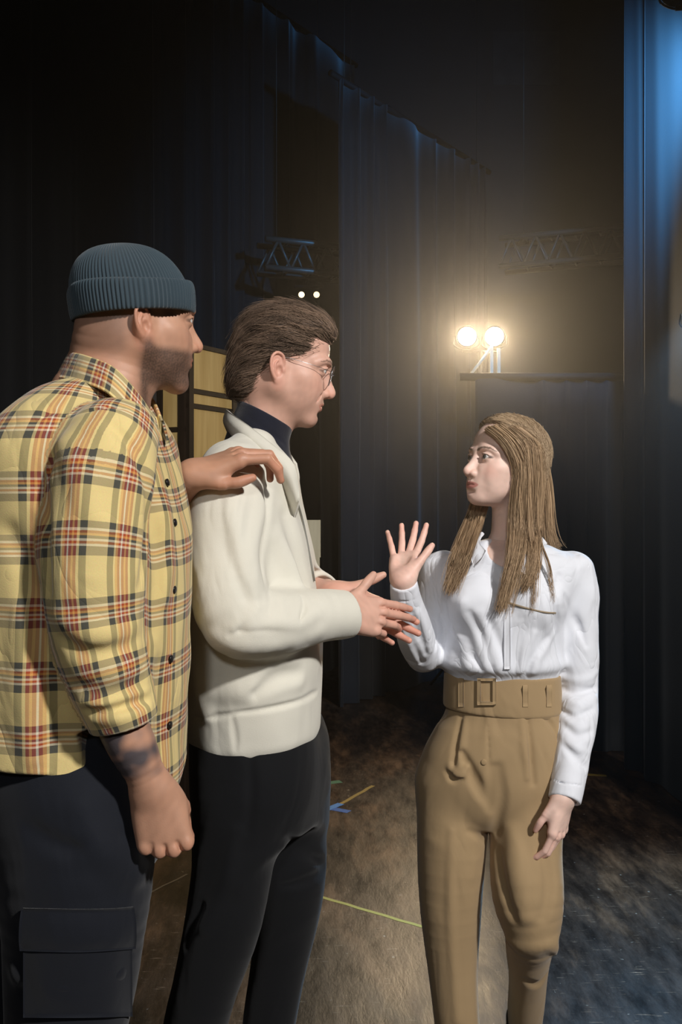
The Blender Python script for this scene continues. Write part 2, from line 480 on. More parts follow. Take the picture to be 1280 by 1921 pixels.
# ------------------------------------------------------------------ the stage: floor, walls, ceiling
def floor_mat():
    m, nt, b = new_mat('scuffed_stage_floor', 0.36, spec=0.3)
    L = nt.links.new
    tc = N(nt, 'ShaderNodeTexCoord')
    mp = N(nt, 'ShaderNodeMapping'); mp.inputs['Scale'].default_value = (1.0, 0.28, 1); mp.inputs['Rotation'].default_value = (0, 0, 0.9); L(tc.outputs['Object'], mp.inputs[0])
    n1 = N(nt, 'ShaderNodeTexNoise'); n1.inputs['Scale'].default_value = 5; n1.inputs['Detail'].default_value = 8; n1.inputs['Roughness'].default_value = 0.65; L(mp.outputs[0], n1.inputs[0])
    n2 = N(nt, 'ShaderNodeTexNoise'); n2.inputs['Scale'].default_value = 1.3; n2.inputs['Detail'].default_value = 3; L(tc.outputs['Object'], n2.inputs[0])
    r1 = N(nt, 'ShaderNodeValToRGB'); e = r1.color_ramp.elements
    e[0].position = 0.28; e[0].color = (*srgb(26, 21, 18), 1); e[1].position = 0.70; e[1].color = (*srgb(108, 83, 61), 1)
    x = r1.color_ramp.elements.new(0.5); x.color = (*srgb(56, 43, 33), 1)
    L(n1.outputs['Fac'], r1.inputs[0])
    # fine scratches and small chalky flecks
    mp2 = N(nt, 'ShaderNodeMapping'); mp2.inputs['Scale'].default_value = (3, 26, 1); mp2.inputs['Rotation'].default_value = (0, 0, -0.5); L(tc.outputs['Object'], mp2.inputs[0])
    n3 = N(nt, 'ShaderNodeTexNoise'); n3.inputs['Scale'].default_value = 6; n3.inputs['Detail'].default_value = 3; L(mp2.outputs[0], n3.inputs[0])
    r3 = N(nt, 'ShaderNodeValToRGB'); r3.color_ramp.elements[0].position = 0.66; r3.color_ramp.elements[1].position = 0.74; L(n3.outputs['Fac'], r3.inputs[0])
    n4 = N(nt, 'ShaderNodeTexNoise'); n4.inputs['Scale'].default_value = 38; n4.inputs['Detail'].default_value = 4; L(tc.outputs['Object'], n4.inputs[0])
    r4 = N(nt, 'ShaderNodeValToRGB'); r4.color_ramp.elements[0].position = 0.70; r4.color_ramp.elements[1].position = 0.76; L(n4.outputs['Fac'], r4.inputs[0])
    mx = N(nt, 'ShaderNodeMix', data_type='RGBA', blend_type='MIX'); mx.inputs['B'].default_value = (*srgb(160, 140, 118), 1)
    ml = N(nt, 'ShaderNodeMath', operation='MULTIPLY'); ml.inputs[1].default_value = 0.55; L(r3.outputs[0], ml.inputs[0]); L(ml.outputs[0], mx.inputs['Factor']); L(r1.outputs[0], mx.inputs['A'])
    mx2 = N(nt, 'ShaderNodeMix', data_type='RGBA'); mx2.inputs['B'].default_value = (*srgb(176, 172, 160), 1)
    ml2 = N(nt, 'ShaderNodeMath', operation='MULTIPLY'); ml2.inputs[1].default_value = 0.6; L(r4.outputs[0], ml2.inputs[0]); L(ml2.outputs[0], mx2.inputs['Factor']); L(mx.outputs['Result'], mx2.inputs['A'])
    mx3 = N(nt, 'ShaderNodeMix', data_type='RGBA', blend_type='MULTIPLY'); mx3.inputs['Factor'].default_value = 0.6
    r5 = N(nt, 'ShaderNodeValToRGB'); r5.color_ramp.elements[0].position = 0.3; r5.color_ramp.elements[0].color = (.5, .5, .52, 1); r5.color_ramp.elements[1].position = .65; L(n2.outputs['Fac'], r5.inputs[0])
    L(mx2.outputs['Result'], mx3.inputs['A']); L(r5.outputs[0], mx3.inputs['B']); L(mx3.outputs['Result'], b.inputs['Base Color'])
    n6 = N(nt, 'ShaderNodeTexNoise'); n6.inputs['Scale'].default_value = 17; n6.inputs['Detail'].default_value = 6; n6.inputs['Roughness'].default_value = .7; L(mp.outputs[0], n6.inputs[0])
    r6 = N(nt, 'ShaderNodeValToRGB'); r6.color_ramp.elements[0].position = .36; r6.color_ramp.elements[0].color = (.32, .30, .30, 1); r6.color_ramp.elements[1].position = .62; r6.color_ramp.elements[1].color = (1.3, 1.25, 1.2, 1); L(n6.outputs['Fac'], r6.inputs[0])
    mx6 = N(nt, 'ShaderNodeMix', data_type='RGBA', blend_type='MULTIPLY'); mx6.inputs['Factor'].default_value = .8; L(mx3.outputs['Result'], mx6.inputs['A']); L(r6.outputs[0], mx6.inputs['B']); L(mx6.outputs['Result'], b.inputs['Base Color'])
    rr = N(nt, 'ShaderNodeMapRange'); rr.inputs['To Min'].default_value = 0.16; rr.inputs['To Max'].default_value = 0.62; L(n6.outputs['Fac'], rr.inputs[0]); L(rr.outputs[0], b.inputs['Roughness'])
    add_bump(nt, b, n6.outputs['Fac'], 0.45, 0.004)
    return m

def plain_mat(name, color, rough=0.85, scale=6, var=0.25, metal=0.0, spec=0.3, bump=0.1):
    m, nt, b = new_mat(name, rough, color, metal, spec)
    tc = N(nt, 'ShaderNodeTexCoord'); nz = N(nt, 'ShaderNodeTexNoise'); nz.inputs['Scale'].default_value = scale; nz.inputs['Detail'].default_value = 5
    nt.links.new(tc.outputs['Object'], nz.inputs[0])
    mx = N(nt, 'ShaderNodeMix', data_type='RGBA'); mx.inputs['A'].default_value = (*[c * (1 - var) for c in color], 1); mx.inputs['B'].default_value = (*[min(1, c * (1 + var)) for c in color], 1)
    nt.links.new(nz.outputs['Fac'], mx.inputs['Factor']); nt.links.new(mx.outputs['Result'], b.inputs['Base Color'])
    add_bump(nt, b, nz.outputs['Fac'], bump, 0.002)
    return m

def slab(name, c, half, mat, kind='structure'):
    v, f = box_geo((0, 0, 0), half); o = obj(name, make_mesh(name, v, f, mat, smooth=False), kind=kind); o.location = c; return o

M_floor = floor_mat()
M_wall = plain_mat('dark_grey_paint', srgb(74, 75, 78), 0.8, 3, 0.12)
M_black = plain_mat('black_paint', srgb(26, 27, 29), 0.85, 3, 0.2)
M_ceil = plain_mat('dark_ceiling_paint', srgb(54, 55, 57), 0.85, 2, 0.15)
XL, XR, YF, YB, ZC = -5.2, 5.2, -4.0, 12.0, 8.2
slab('floor', (0, (YF + YB) / 2, -0.05), ((XR - XL) / 2 + .1, (YB - YF) / 2 + .1, 0.05), M_floor)
slab('ceiling', (0, (YF + YB) / 2, ZC + 0.05), ((XR - XL) / 2 + .1, (YB - YF) / 2 + .1, 0.05), M_ceil)
slab('wall_back', (0, YB + 0.05, ZC / 2), ((XR - XL) / 2 + .1, 0.05, ZC / 2), M_wall)
slab('wall_front', (0, YF - 0.05, ZC / 2), ((XR - XL) / 2 + .1, 0.05, ZC / 2), M_black)
slab('wall_left', (XL - 0.05, (YF + YB) / 2, ZC / 2), (0.05, (YB - YF) / 2, ZC / 2), M_black)
slab('wall_right', (XR + 0.05, (YF + YB) / 2, ZC / 2), (0.05, (YB - YF) / 2, ZC / 2), M_black)

# ------------------------------------------------------------------ curtains
def curtain_mat(name, color):
    m, nt, b = new_mat(name, 0.8, color, spec=0.25)
    b.inputs['Sheen Weight'].default_value = 0.25; b.inputs['Sheen Roughness'].default_value = 0.4
    tc = N(nt, 'ShaderNodeTexCoord'); nz = N(nt, 'ShaderNodeTexNoise'); nz.inputs['Scale'].default_value = 160; nt.links.new(tc.outputs['Object'], nz.inputs[0])
    add_bump(nt, b, nz.outputs['Fac'], 0.2, 0.002); return m
M_cur = curtain_mat('black_serge', srgb(29, 30, 32))
M_pipe = plain_mat('black_steel_pipe', srgb(22, 22, 24), 0.7, 20, 0.15, 0.0)
M_alu = plain_mat('dull_aluminium', srgb(96, 92, 86), 0.45, 20, 0.1, 0.6)

def curtain(name, a, b, ztop, label, wave=0.21, amp=0.05, seed=1, zbot=0.004, n=None, thick=0.006):
    a = np.array(a, float); b = np.array(b, float); L = np.linalg.norm(b - a); t = (b - a) / L; nn = np.array([t[1], -t[0]])
    nu = n or int(L / 0.018); rs = np.random.RandomState(seed)
    s = np.linspace(0, L, nu); zz = np.linspace(zbot, ztop, 14)
    ph = np.cumsum(1 + 0.55 * np.sin(s * 2.3 + seed) + 0.3 * np.sin(s * 7.1 + 2 * seed)) * (L / nu) * 2 * np.pi / wave
    am = amp * (0.65 + 0.35 * np.sin(s * 3.7 + seed * 3))
    rows = []
    for z in zz:
        q = (z - zbot) / (ztop - zbot)
        w_ = am * (1.0 - 0.25 * q) * (np.sin(ph + 0.35 * np.sin(z * 1.1 + s * 2)) + 0.3 * np.sin(2 * ph + seed + z * .4))
        xy = a[None] + t[None] * (s + 0.4 * amp * np.cos(ph))[:, None] + nn[None] * w_[:, None]
        rows.append(np.column_stack([xy, np.full(nu, z)]))
    G = np.stack(rows); nr = len(zz)
    du = np.gradient(G, axis=1); N_ = np.cross(du, np.array([0, 0, 1.0])); N_ /= np.linalg.norm(N_, axis=2)[..., None]
    A = (G + N_ * thick / 2).reshape(-1, 3); B_ = (G - N_ * thick / 2).reshape(-1, 3); m = len(A); f = grid_faces(nr, nu)
    fs = [f, f[:, ::-1] + m]
    e = [np.arange(nu), np.arange(nu) + (nr - 1) * nu, np.arange(nr) * nu, np.arange(nr) * nu + nu - 1]
    for q in e: fs.append(np.stack([q[:-1], q[1:], q[1:] + m, q[:-1] + m], 1))
    root = obj(name, make_mesh(name, np.vstack([A, B_]), np.vstack(fs), M_cur), label=label, cat='curtain')
    p0 = np.array([*(a - t * .08), ztop + .012]); p1 = np.array([*(b + t * .08), ztop + .012])
    v, f = tube_geo([p0, p1], 0.024, 12); obj('curtain_pipe', make_mesh('curtain_pipe', v, f, M_pipe), root)
    if ztop < ZC - .2 and ztop > 3:
        for q in (0.1, 0.9):
            pt = p0 * (1 - q) + p1 * q; v, f = tube_geo([pt, (pt[0], pt[1], ZC)], 0.003, 6); obj('hanging_wire', make_mesh('hanging_wire', v, f, M_pipe), root)
    elif ztop <= 3:
        for q in (0.2, 0.8):
            pt = p0 * (1 - q) + p1 * q; off = np.array([0, .16, 0]) ; pt = pt + off
            v, f = tube_geo([pt, (pt[0], pt[1], 0)], 0.02, 8); obj('upright_pole', make_mesh('upright_pole', v, f, M_pipe), root)
            v, f = tube_geo([pt, pt - off], 0.012, 8); obj('pole_hook', make_mesh('pole_hook', v, f, M_pipe), root)
            v, f = box_geo((pt[0], pt[1], .01), (.2, .12, .01)); obj('base_plate', make_mesh('base_plate', v, f, M_pipe, smooth=False), root)
    return root
curtain('stage_curtain', (-0.03, 7.37), (1.36, 9.38), 4.66, 'tall pleated black curtain running away behind the man in the cream jacket', 0.23, 0.06, 2)
curtain('stage_curtain', (0.80, 6.02), (1.70, 6.02), 2.255, 'low black drape on a pipe below the two bright floodlights', 0.16, 0.03, 5)
curtain('stage_curtain', (1.63, 5.66), (1.90, 3.3), 6.4, 'tall dark side curtain reaching the floor beyond the low drape', 0.26, 0.05, 3)
curtain('stage_curtain', (-3.4, 4.36), (0.10, 9.42), 5.69, 'very dark long curtain behind the folding screen and the dim hanging truss', 0.34, 0.07, 4)

# ------------------------------------------------------------------ trusses
def truss(a, b, h, dpt, label, hang=True, nbay=6):
    a = np.array(a, float); b = np.array(b, float); t = nrm(b - a); s = nrm(np.cross(t, (0, 0, 1)))
    root = bpy.data.objects.new('lighting_truss', None); COL.objects.link(root); root.location = a
    root['label'] = label; root['category'] = 'truss'
    def put(name, v, f):
        o = obj(name, make_mesh(name, np.asarray(v) - a, f, M_alu), root)
    co = [np.array([0, 0, 0.0]), s * dpt, np.array([0, 0, -h]), s * dpt + np.array([0, 0, -h])]
    for c in co: put('chord', *tube_geo([a + c, b + c], 0.024, 8))
    L = np.linalg.norm(b - a)
    for i in range(nbay):
        p = a + t * L * i / nbay; q = a + t * L * (i + .5) / nbay; r = a + t * L * (i + 1) / nbay
        for c0, c1 in ((co[0], co[2]), (co[1], co[3])):
            put('brace', *tube_geo([p + c1, q + c0], 0.012, 6)); put('brace', *tube_geo([q + c0, r + c1], 0.012, 6))
        put('cross_strut', *tube_geo([p + co[0], p + co[1]], 0.010, 6)); put('cross_strut', *tube_geo([p + co[2], p + co[3]], 0.010, 6))
    for q in (.15, .85):
        p = a + t * L * q + s * dpt / 2; put('hanging_wire', *tube_geo([p + t * 0, (p[0], p[1], ZC)], 0.003, 6))
        put('hanging_plate', *box_geo(p, (.03, dpt / 2 + .02, .008)))
    return root
truss((2.62, 8.45, 3.90), (1.42, 8.92, 3.90), 0.25, 0.25, 'aluminium lighting truss high above the low black drape', nbay=6)
truss((0.10, 8.15, 3.55), (-0.66, 7.85, 3.55), 0.22, -0.22, 'dim lighting truss hanging left of the tall pleated curtain', nbay=4)

# ------------------------------------------------------------------ lamps
def emit_mat(name, color, strength):
    m = bpy.data.materials.new(name); m.use_nodes = True; nt = m.node_tree; b = nt.nodes['Principled BSDF']
    b.inputs['Base Color'].default_value = (*color, 1); b.inputs['Emission Color'].default_value = (*color, 1); b.inputs['Emission Strength'].default_value = strength
    return m
M_warmglow = emit_mat('warm_lamp_glass', (1.0, 0.90, 0.70), 60)
M_smallglow = emit_mat('small_lamp_glass', (1.0, 0.74, 0.40), 2.2)
M_blueglow = emit_mat('blue_lamp_glass', (0.35, 0.66, 1.0), 25)
M_lampbody = plain_mat('black_lamp_metal', srgb(30, 30, 32), 0.5, 30, 0.2, 0.3)
M_bracket = plain_mat('pale_painted_bracket', srgb(214, 206, 184), 0.5, 12, 0.08)

def lamp_head(parent, c, direction, r, glow, org):
    d = nrm(direction); c = np.asarray(c, float)
    prof = [(-.9, .35), (-.85, .62), (-.3, .9), (.35, 1.0), (.42, 1.0)]
    body = obj('lamp_housing', make_mesh('lamp_housing', *[x for x in _shift(tube_geo([c + d * r * p[0] for p in prof], [r * p[1] for p in prof], 20), org)], M_lampbody), parent)
    lens = obj('lens', make_mesh('lens', *_shift(tube_geo([c + d * r * .40, c + d * r * .46, c + d * r * .50], [r * .9, r * .82, r * .5], 20), org), glow), body)
    rim = obj('lens_rim', make_mesh('lens_rim', *_shift(ring_geo(c + d * r * .44, d, r * .95, r * .09), org), M_lampbody), body)
    up = np.array([0, 0, 1.0]); s = nrm(np.cross(d, up))
    pts = [c + s * r * 1.12, c + s * r * 1.15 - up * r * .9, c - up * r * 1.35, c - s * r * 1.15 - up * r * .9, c - s * r * 1.12]
    obj('yoke', make_mesh('yoke', *_shift(tube_geo(pts, r * .09, 8, n=16), org), M_lampbody), body)
    return body
def _shift(g, o): return g[0] - np.asarray(o), g[1]
def ring_geo(c, d, R, r, seg=24, rs=8):
    d = nrm(d); u = nrm(np.cross(d, (0.3, 0.2, 1))); v = np.cross(d, u)
    a = np.linspace(0, 2 * np.pi, seg, endpoint=False); b = np.linspace(0, 2 * np.pi, rs, endpoint=False)
    rad = np.cos(a)[:, None] * u + np.sin(a)[:, None] * v
    p = c + rad[:, None, :] * (R + r * np.cos(b))[None, :, None] + d * (r * np.sin(b))[None, :, None]
    i = np.arange(seg)[:, None]; j = np.arange(rs)[None, :]
    f = np.stack([i * rs + j, ((i + 1) % seg) * rs + j, ((i + 1) % seg) * rs + (j + 1) % rs, i * rs + (j + 1) % rs], -1).reshape(-1, 4)
    return p.reshape(-1, 3), f

base = np.array([1.13, 8.06, 0.0])
fl = bpy.data.objects.new('twin_floodlight', None); COL.objects.link(fl); fl.location = base
fl['label'] = 'pair of blazing warm floodlights on a stand above the low drape'; fl['category'] = 'floodlight'
zl = 2.874
for lx in (1.02, 1.242):
    lamp_head(fl, (lx, 8.06, zl), nrm(np.array([.3, 2.2, 1.3]) - np.array([lx, 8.06, zl])), 0.085, M_warmglow, base)
def fpart(name, g, m, smooth=True): return obj(name, make_mesh(name, *_shift(g, base), m, smooth=smooth), fl)
fpart('stand_pole', tube_geo([(1.13, 8.06, 0.25), (1.13, 8.06, zl - .12)], 0.02, 10), M_lampbody)
fpart('cross_bar', tube_geo([(0.98, 8.06, zl - .12), (1.28, 8.06, zl - .12)], 0.014, 10), M_lampbody)
for k in range(3):
    a_ = 0.5 + k * 2.094; fpart('tripod_leg', tube_geo([(1.13, 8.06, .55), (1.13 + .45 * math.cos(a_), 8.06 + .45 * math.sin(a_), .012)], 0.011, 8), M_lampbody)
zb = 2.56
br_ = fpart('mounting_bracket', box_geo((1.1, 7.97, zb - .015), (.10, .02, .014)), M_bracket, False)
for x_, hh in ((1.205, .12), (1.262, .11)):
    o = obj('bracket_upright', make_mesh('bracket_upright', *_shift(box_geo((x_, 7.97, zb + hh - .02), (.012, .02, hh)), base), M_bracket, smooth=False), br_)
for x_ in (1.045,):
    o = obj('bracket_strut', make_mesh('bracket_strut', *_shift(tube_geo([(x_, 7.97, zb), (1.2, 7.97, zb + .2)], .012, 8), base), M_bracket), br_)
obj('bracket_arm', make_mesh('bracket_arm', *_shift(box_geo((1.13, 8.015, zb - .015), (.02, .05, .012)), base), M_bracket, smooth=False), br_)
obj('bracket_arm', make_mesh('bracket_arm', *_shift(box_geo((1.235, 7.97, zb - .015), (.04, .02, .012)), base), M_bracket, smooth=False), br_)

# small twin lamp hanging below the dim truss
sl = np.array([-0.27, 7.95, 3.30])
s_root = bpy.data.objects.new('hanging_lamp', None); COL.objects.link(s_root); s_root.location = sl
s_root['label'] = 'small pair of dim warm lamps hanging under the dim truss'; s_root['category'] = 'lamp'
for dx in (-.045, .075): lamp_head(s_root, sl + np.array([dx, -.02, -.12]), (0.05, -1, -.15), 0.028, M_smallglow, sl)
obj('hanging_bar', make_mesh('hanging_bar', *_shift(tube_geo([sl + np.array([-.10, 0, -.05]), sl + np.array([.13, 0, -.05])], .012, 8), sl), M_lampbody), s_root)
obj('clamp', make_mesh('clamp', *_shift(tube_geo([sl + np.array([0, 0, -.05]), sl + np.array([0, .05, .03])], .014, 8), sl), M_lampbody), s_root)

# blue stage lamps at the side
def blue_lamp(c, tgt, r, label, hang):
    c = np.array(c, float); org = np.array([c[0], c[1], ZC if hang else 0.0])
    root = bpy.data.objects.new('blue_stage_lamp', None); COL.objects.link(root); root.location = org
    root['label'] = label; root['category'] = 'stage lamp'
    lamp_head(root, c, np.array(tgt) - c, r, M_blueglow, org)
    if hang: obj('hanging_pole', make_mesh('hanging_pole', *_shift(tube_geo([c - np.array([0, 0, r * 1.3]), c + np.array([r * 1.9, 0, -r * 1.2]), c + np.array([r * 2.1, 0, 0]), (c[0] + r * 2.1, c[1], ZC)], .012, 8), org), M_pipe), root)
    else:
        obj('stand_pole', make_mesh('stand_pole', *_shift(tube_geo([c - np.array([0, 0, r * 1.3]), (c[0], c[1], 0.2)], .016, 10), org), M_lampbody), root)
        for k in range(3):
            a_ = 0.9 + k * 2.094; obj('tripod_leg', make_mesh('tripod_leg', *_shift(tube_geo([(c[0], c[1], .5), (c[0] + .35 * math.cos(a_), c[1] + .35 * math.sin(a_), .010)], .010, 8), org), M_lampbody), root)
blue_lamp((1.500, 4.2, 2.29), (0.6, 2.0, 1.2), 0.055, 'blue stage lamp hung low in front of the tall dark side curtain', True)
blue_lamp((1.479, 4.4, 3.754), (1.15, 9.5, 2.6), 0.06, 'blue stage lamp hung high under the ceiling', True)

# pale rectangular board on the far wall
def at_wall(px, py): return at(px, py, YB)
p0 = at_wall(925, 60); p1 = at_wall(1050, 160)
v, f = box_geo((0, 0, 0), ((p1[0] - p0[0]) / 2, .005, (p0[2] - p1[2]) / 2))
o = obj('wall_panel', make_mesh('wall_panel', v, f, plain_mat('grey_acoustic_board', srgb(84, 84, 86), .9), smooth=False), label='faint grey rectangular board high on the back wall', cat='panel')
o.location = ((p0[0] + p1[0]) / 2, YB - .005, (p0[2] + p1[2]) / 2)

# ------------------------------------------------------------------ folding wooden screen and pale stand
def wood_mat(name, c1, c2, scale=3):
    m, nt, b = new_mat(name, 0.55, spec=0.3); tc = N(nt, 'ShaderNodeTexCoord')
    mp = N(nt, 'ShaderNodeMapping'); mp.inputs['Scale'].default_value = (9, 9, 0.7); nt.links.new(tc.outputs['Object'], mp.inputs[0])
    nz = N(nt, 'ShaderNodeTexNoise'); nz.inputs['Scale'].default_value = scale; nz.inputs['Detail'].default_value = 6; nt.links.new(mp.outputs[0], nz.inputs[0])
    r = N(nt, 'ShaderNodeValToRGB'); r.color_ramp.elements[0].position = .3; r.color_ramp.elements[0].color = (*c1, 1); r.color_ramp.elements[1].position = .7; r.color_ramp.elements[1].color = (*c2, 1)
    nt.links.new(nz.outputs['Fac'], r.inputs[0]); nt.links.new(r.outputs[0], b.inputs['Base Color']); add_bump(nt, b, nz.outputs['Fac'], .1, .002); return m
M_ply = wood_mat('honey_plywood', srgb(196, 160, 96), srgb(222, 190, 124))
M_darkwood = wood_mat('dark_stained_wood', srgb(30, 21, 14), srgb(46, 33, 21))
M_palewood = wood_mat('pale_wood', srgb(196, 186, 156), srgb(214, 206, 178))
scr = bpy.data.objects.new('folding_screen', None); COL.objects.link(scr); scr.location = (-0.9, 5.2, 0)
scr['label'] = 'tall wooden folding screen with honey panels and dark frames between the two men'; scr['category'] = 'screen'
def leaf(a, b, H, rails, lite):
    a = np.array([*a, 0.0]); b = np.array([*b, 0.0]); L = np.linalg.norm(b - a); t = (b - a) / L; n_ = np.array([t[1], -t[0], 0]); R = np.stack([t, n_, [0, 0, 1.0]], 1)
    org = np.array([-0.9, 5.2, 0])
    lf = obj('leaf', make_mesh('leaf', *_shift(box_geo((a + b) / 2 + [0, 0, H / 2], (L / 2 - .01, .006, H / 2 - .02), R), org), M_ply, smooth=False), scr)
    for p, w_ in ((a + t * .018, .018), (b - t * .018, .018)):
        obj('stile', make_mesh('stile', *_shift(box_geo(p + [0, 0, H / 2], (w_, .018, H / 2), R), org), M_darkwood, smooth=False), lf)
    zs = [0.02] + rails + [H - .015]
    for z in zs:
        obj('rail', make_mesh('rail', *_shift(box_geo((a + b) / 2 + [0, 0, z], (L / 2, .015, .011), R), org), M_darkwood, smooth=False), lf)
    for z0, z1 in zip(zs, zs[1:]):
        obj('panel', make_mesh('panel', *_shift(box_geo((a + b) / 2 + [0, 0, (z0 + z1) / 2] + n_ * .008, (L / 2 - .04, .004, (z1 - z0) / 2 - .014), R), org), M_ply, smooth=False), lf)
def fx(px, d): return ((px - 640) * d / F, d)
leaf(fx(235, 5.0), fx(296, 5.02), 2.30, [.7, 1.30, 1.86], 0)
leaf(fx(296, 5.02), fx(349, 4.95), 2.30, [.7, 1.30, 1.86], 0)
leaf(fx(350, 4.95), fx(440, 5.30), 2.30, [.55, .62, 1.30, 1.98, 2.055], 1)

st_ = bpy.data.objects.new('wooden_stand', None); COL.objects.link(st_); st_.location = (-.25, 5.6, 0)
st_['label'] = 'pale wooden stand showing past the chest of the man in cream'; st_['category'] = 'stand'
def spart(name, c, h, m): return obj(name, make_mesh(name, *box_geo(np.array(c) - np.array([-.25, 5.6, 0]), h), m, smooth=False), st_)
spart('top_board', (-.27, 5.6, 1.30), (.155, .012, .105), M_palewood)
spart('side_post', (-.136, 5.6, .62), (.016, .016, .62), M_palewood)
spart('side_post', (-.404, 5.6, .62), (.016, .016, .62), M_palewood)
spart('cross_rail', (-.27, 5.6, .45), (.13, .012, .02), M_palewood)
spart('foot', (-.136, 5.6, .02), (.02, .16, .02), M_palewood); spart('foot', (-.404, 5.6, .02), (.02, .16, .02), M_palewood)

# ------------------------------------------------------------------ tape marks on the floor
def on_floor(px, py):
    d = F * CZ / (py - 960.5); return np.array([(px - 640) * d / F, d, 0.0])
def tape(name, p, q, wd, color, label, dz=0.0, group=None):
    a, b = on_floor(*p), on_floor(*q); c = (a + b) / 2; t = nrm(b - a); L = np.linalg.norm(b - a)
    R = np.stack([t, [-t[1], t[0], 0], [0, 0, 1.0]], 1)
    n = max(2, int(L / .05)); s = np.linspace(-L / 2, L / 2, n); wig = .002 * np.sin(s * 40 + L * 7)
    rows = [np.column_stack([s, np.full(n, y) + wig, np.full(n, .0008 + dz)]) @ R.T for y in (-wd / 2, wd / 2)]
    low = [r - [0, 0, .0008] for r in rows]
    v = np.vstack([rows[0], rows[1], low[1], low[0]]); f = grid_faces(4, n, False)
    f = np.vstack([f, np.stack([f[:n-1, 0] + 3 * n, f[:n-1, 1] + 3 * n, f[:n-1, 1], f[:n-1, 0]], 1)])
    m = plain_mat(name, color, .6, 60, .12); o = obj(name, make_mesh(name, v, f, m, smooth=False), label=label, cat='tape'); o.location = c; return o
tape('floor_tape', (560, 1670), (800, 1741), .018, srgb(158, 150, 78), 'long yellow-green tape line on the floor between the man and woman')
tape('floor_tape', (262, 1684), (352, 1640), .010, srgb(112, 104, 92), 'thin worn tape line on the floor between the two men')
tape('floor_tape', (604, 1514), (656, 1523), .045, srgb(44, 96, 178), 'short blue tape strip on the floor forming one arm of a cross')
tape('floor_tape', (612, 1519), (640, 1508), .040, srgb(70, 130, 205), 'lighter blue tape strip crossing the other blue strip on the floor', .0009)
tape('floor_tape', (640, 1508), (700, 1474), .022, srgb(142, 122, 62), 'dull ochre tape line leading away from the blue tape cross')
tape('floor_tape', (606, 1470), (640, 1466), .05, srgb(70, 116, 92), 'small scuffed green tape scrap beyond the blue tape cross')
tape('floor_tape', (1080, 1452), (1138, 1455), .035, srgb(140, 116, 52), 'short ochre tape strip on the floor by the low drape')
# ------------------------------------------------------------------ anatomy: heads and hands in their own frames
def rot(axis, deg):
    return np.array(Matrix.Rotation(math.radians(deg), 3, axis))
def frame(fwd, up):
    f = nrm(fwd); u = np.asarray(up, float); u = nrm(u - f * (u @ f)); l = np.cross(u, f)
    return np.stack([f, l, u], 1)                  # local x forward, y left, z up
def look(yaw, pitch, roll=0):
    """yaw 0 faces +x (screen right), 90 faces away from the camera; pitch up positive"""
    return rot('Z', yaw) @ rot('Y', -pitch) @ rot('X', roll)
def sm(x, a, b):
    t = np.clip((x - a) / (b - a), 0, 1); return t * t * (3 - 2 * t)

def both(fn):                                       # the same primitive on both sides of the face
    return fn(1) + fn(-1)

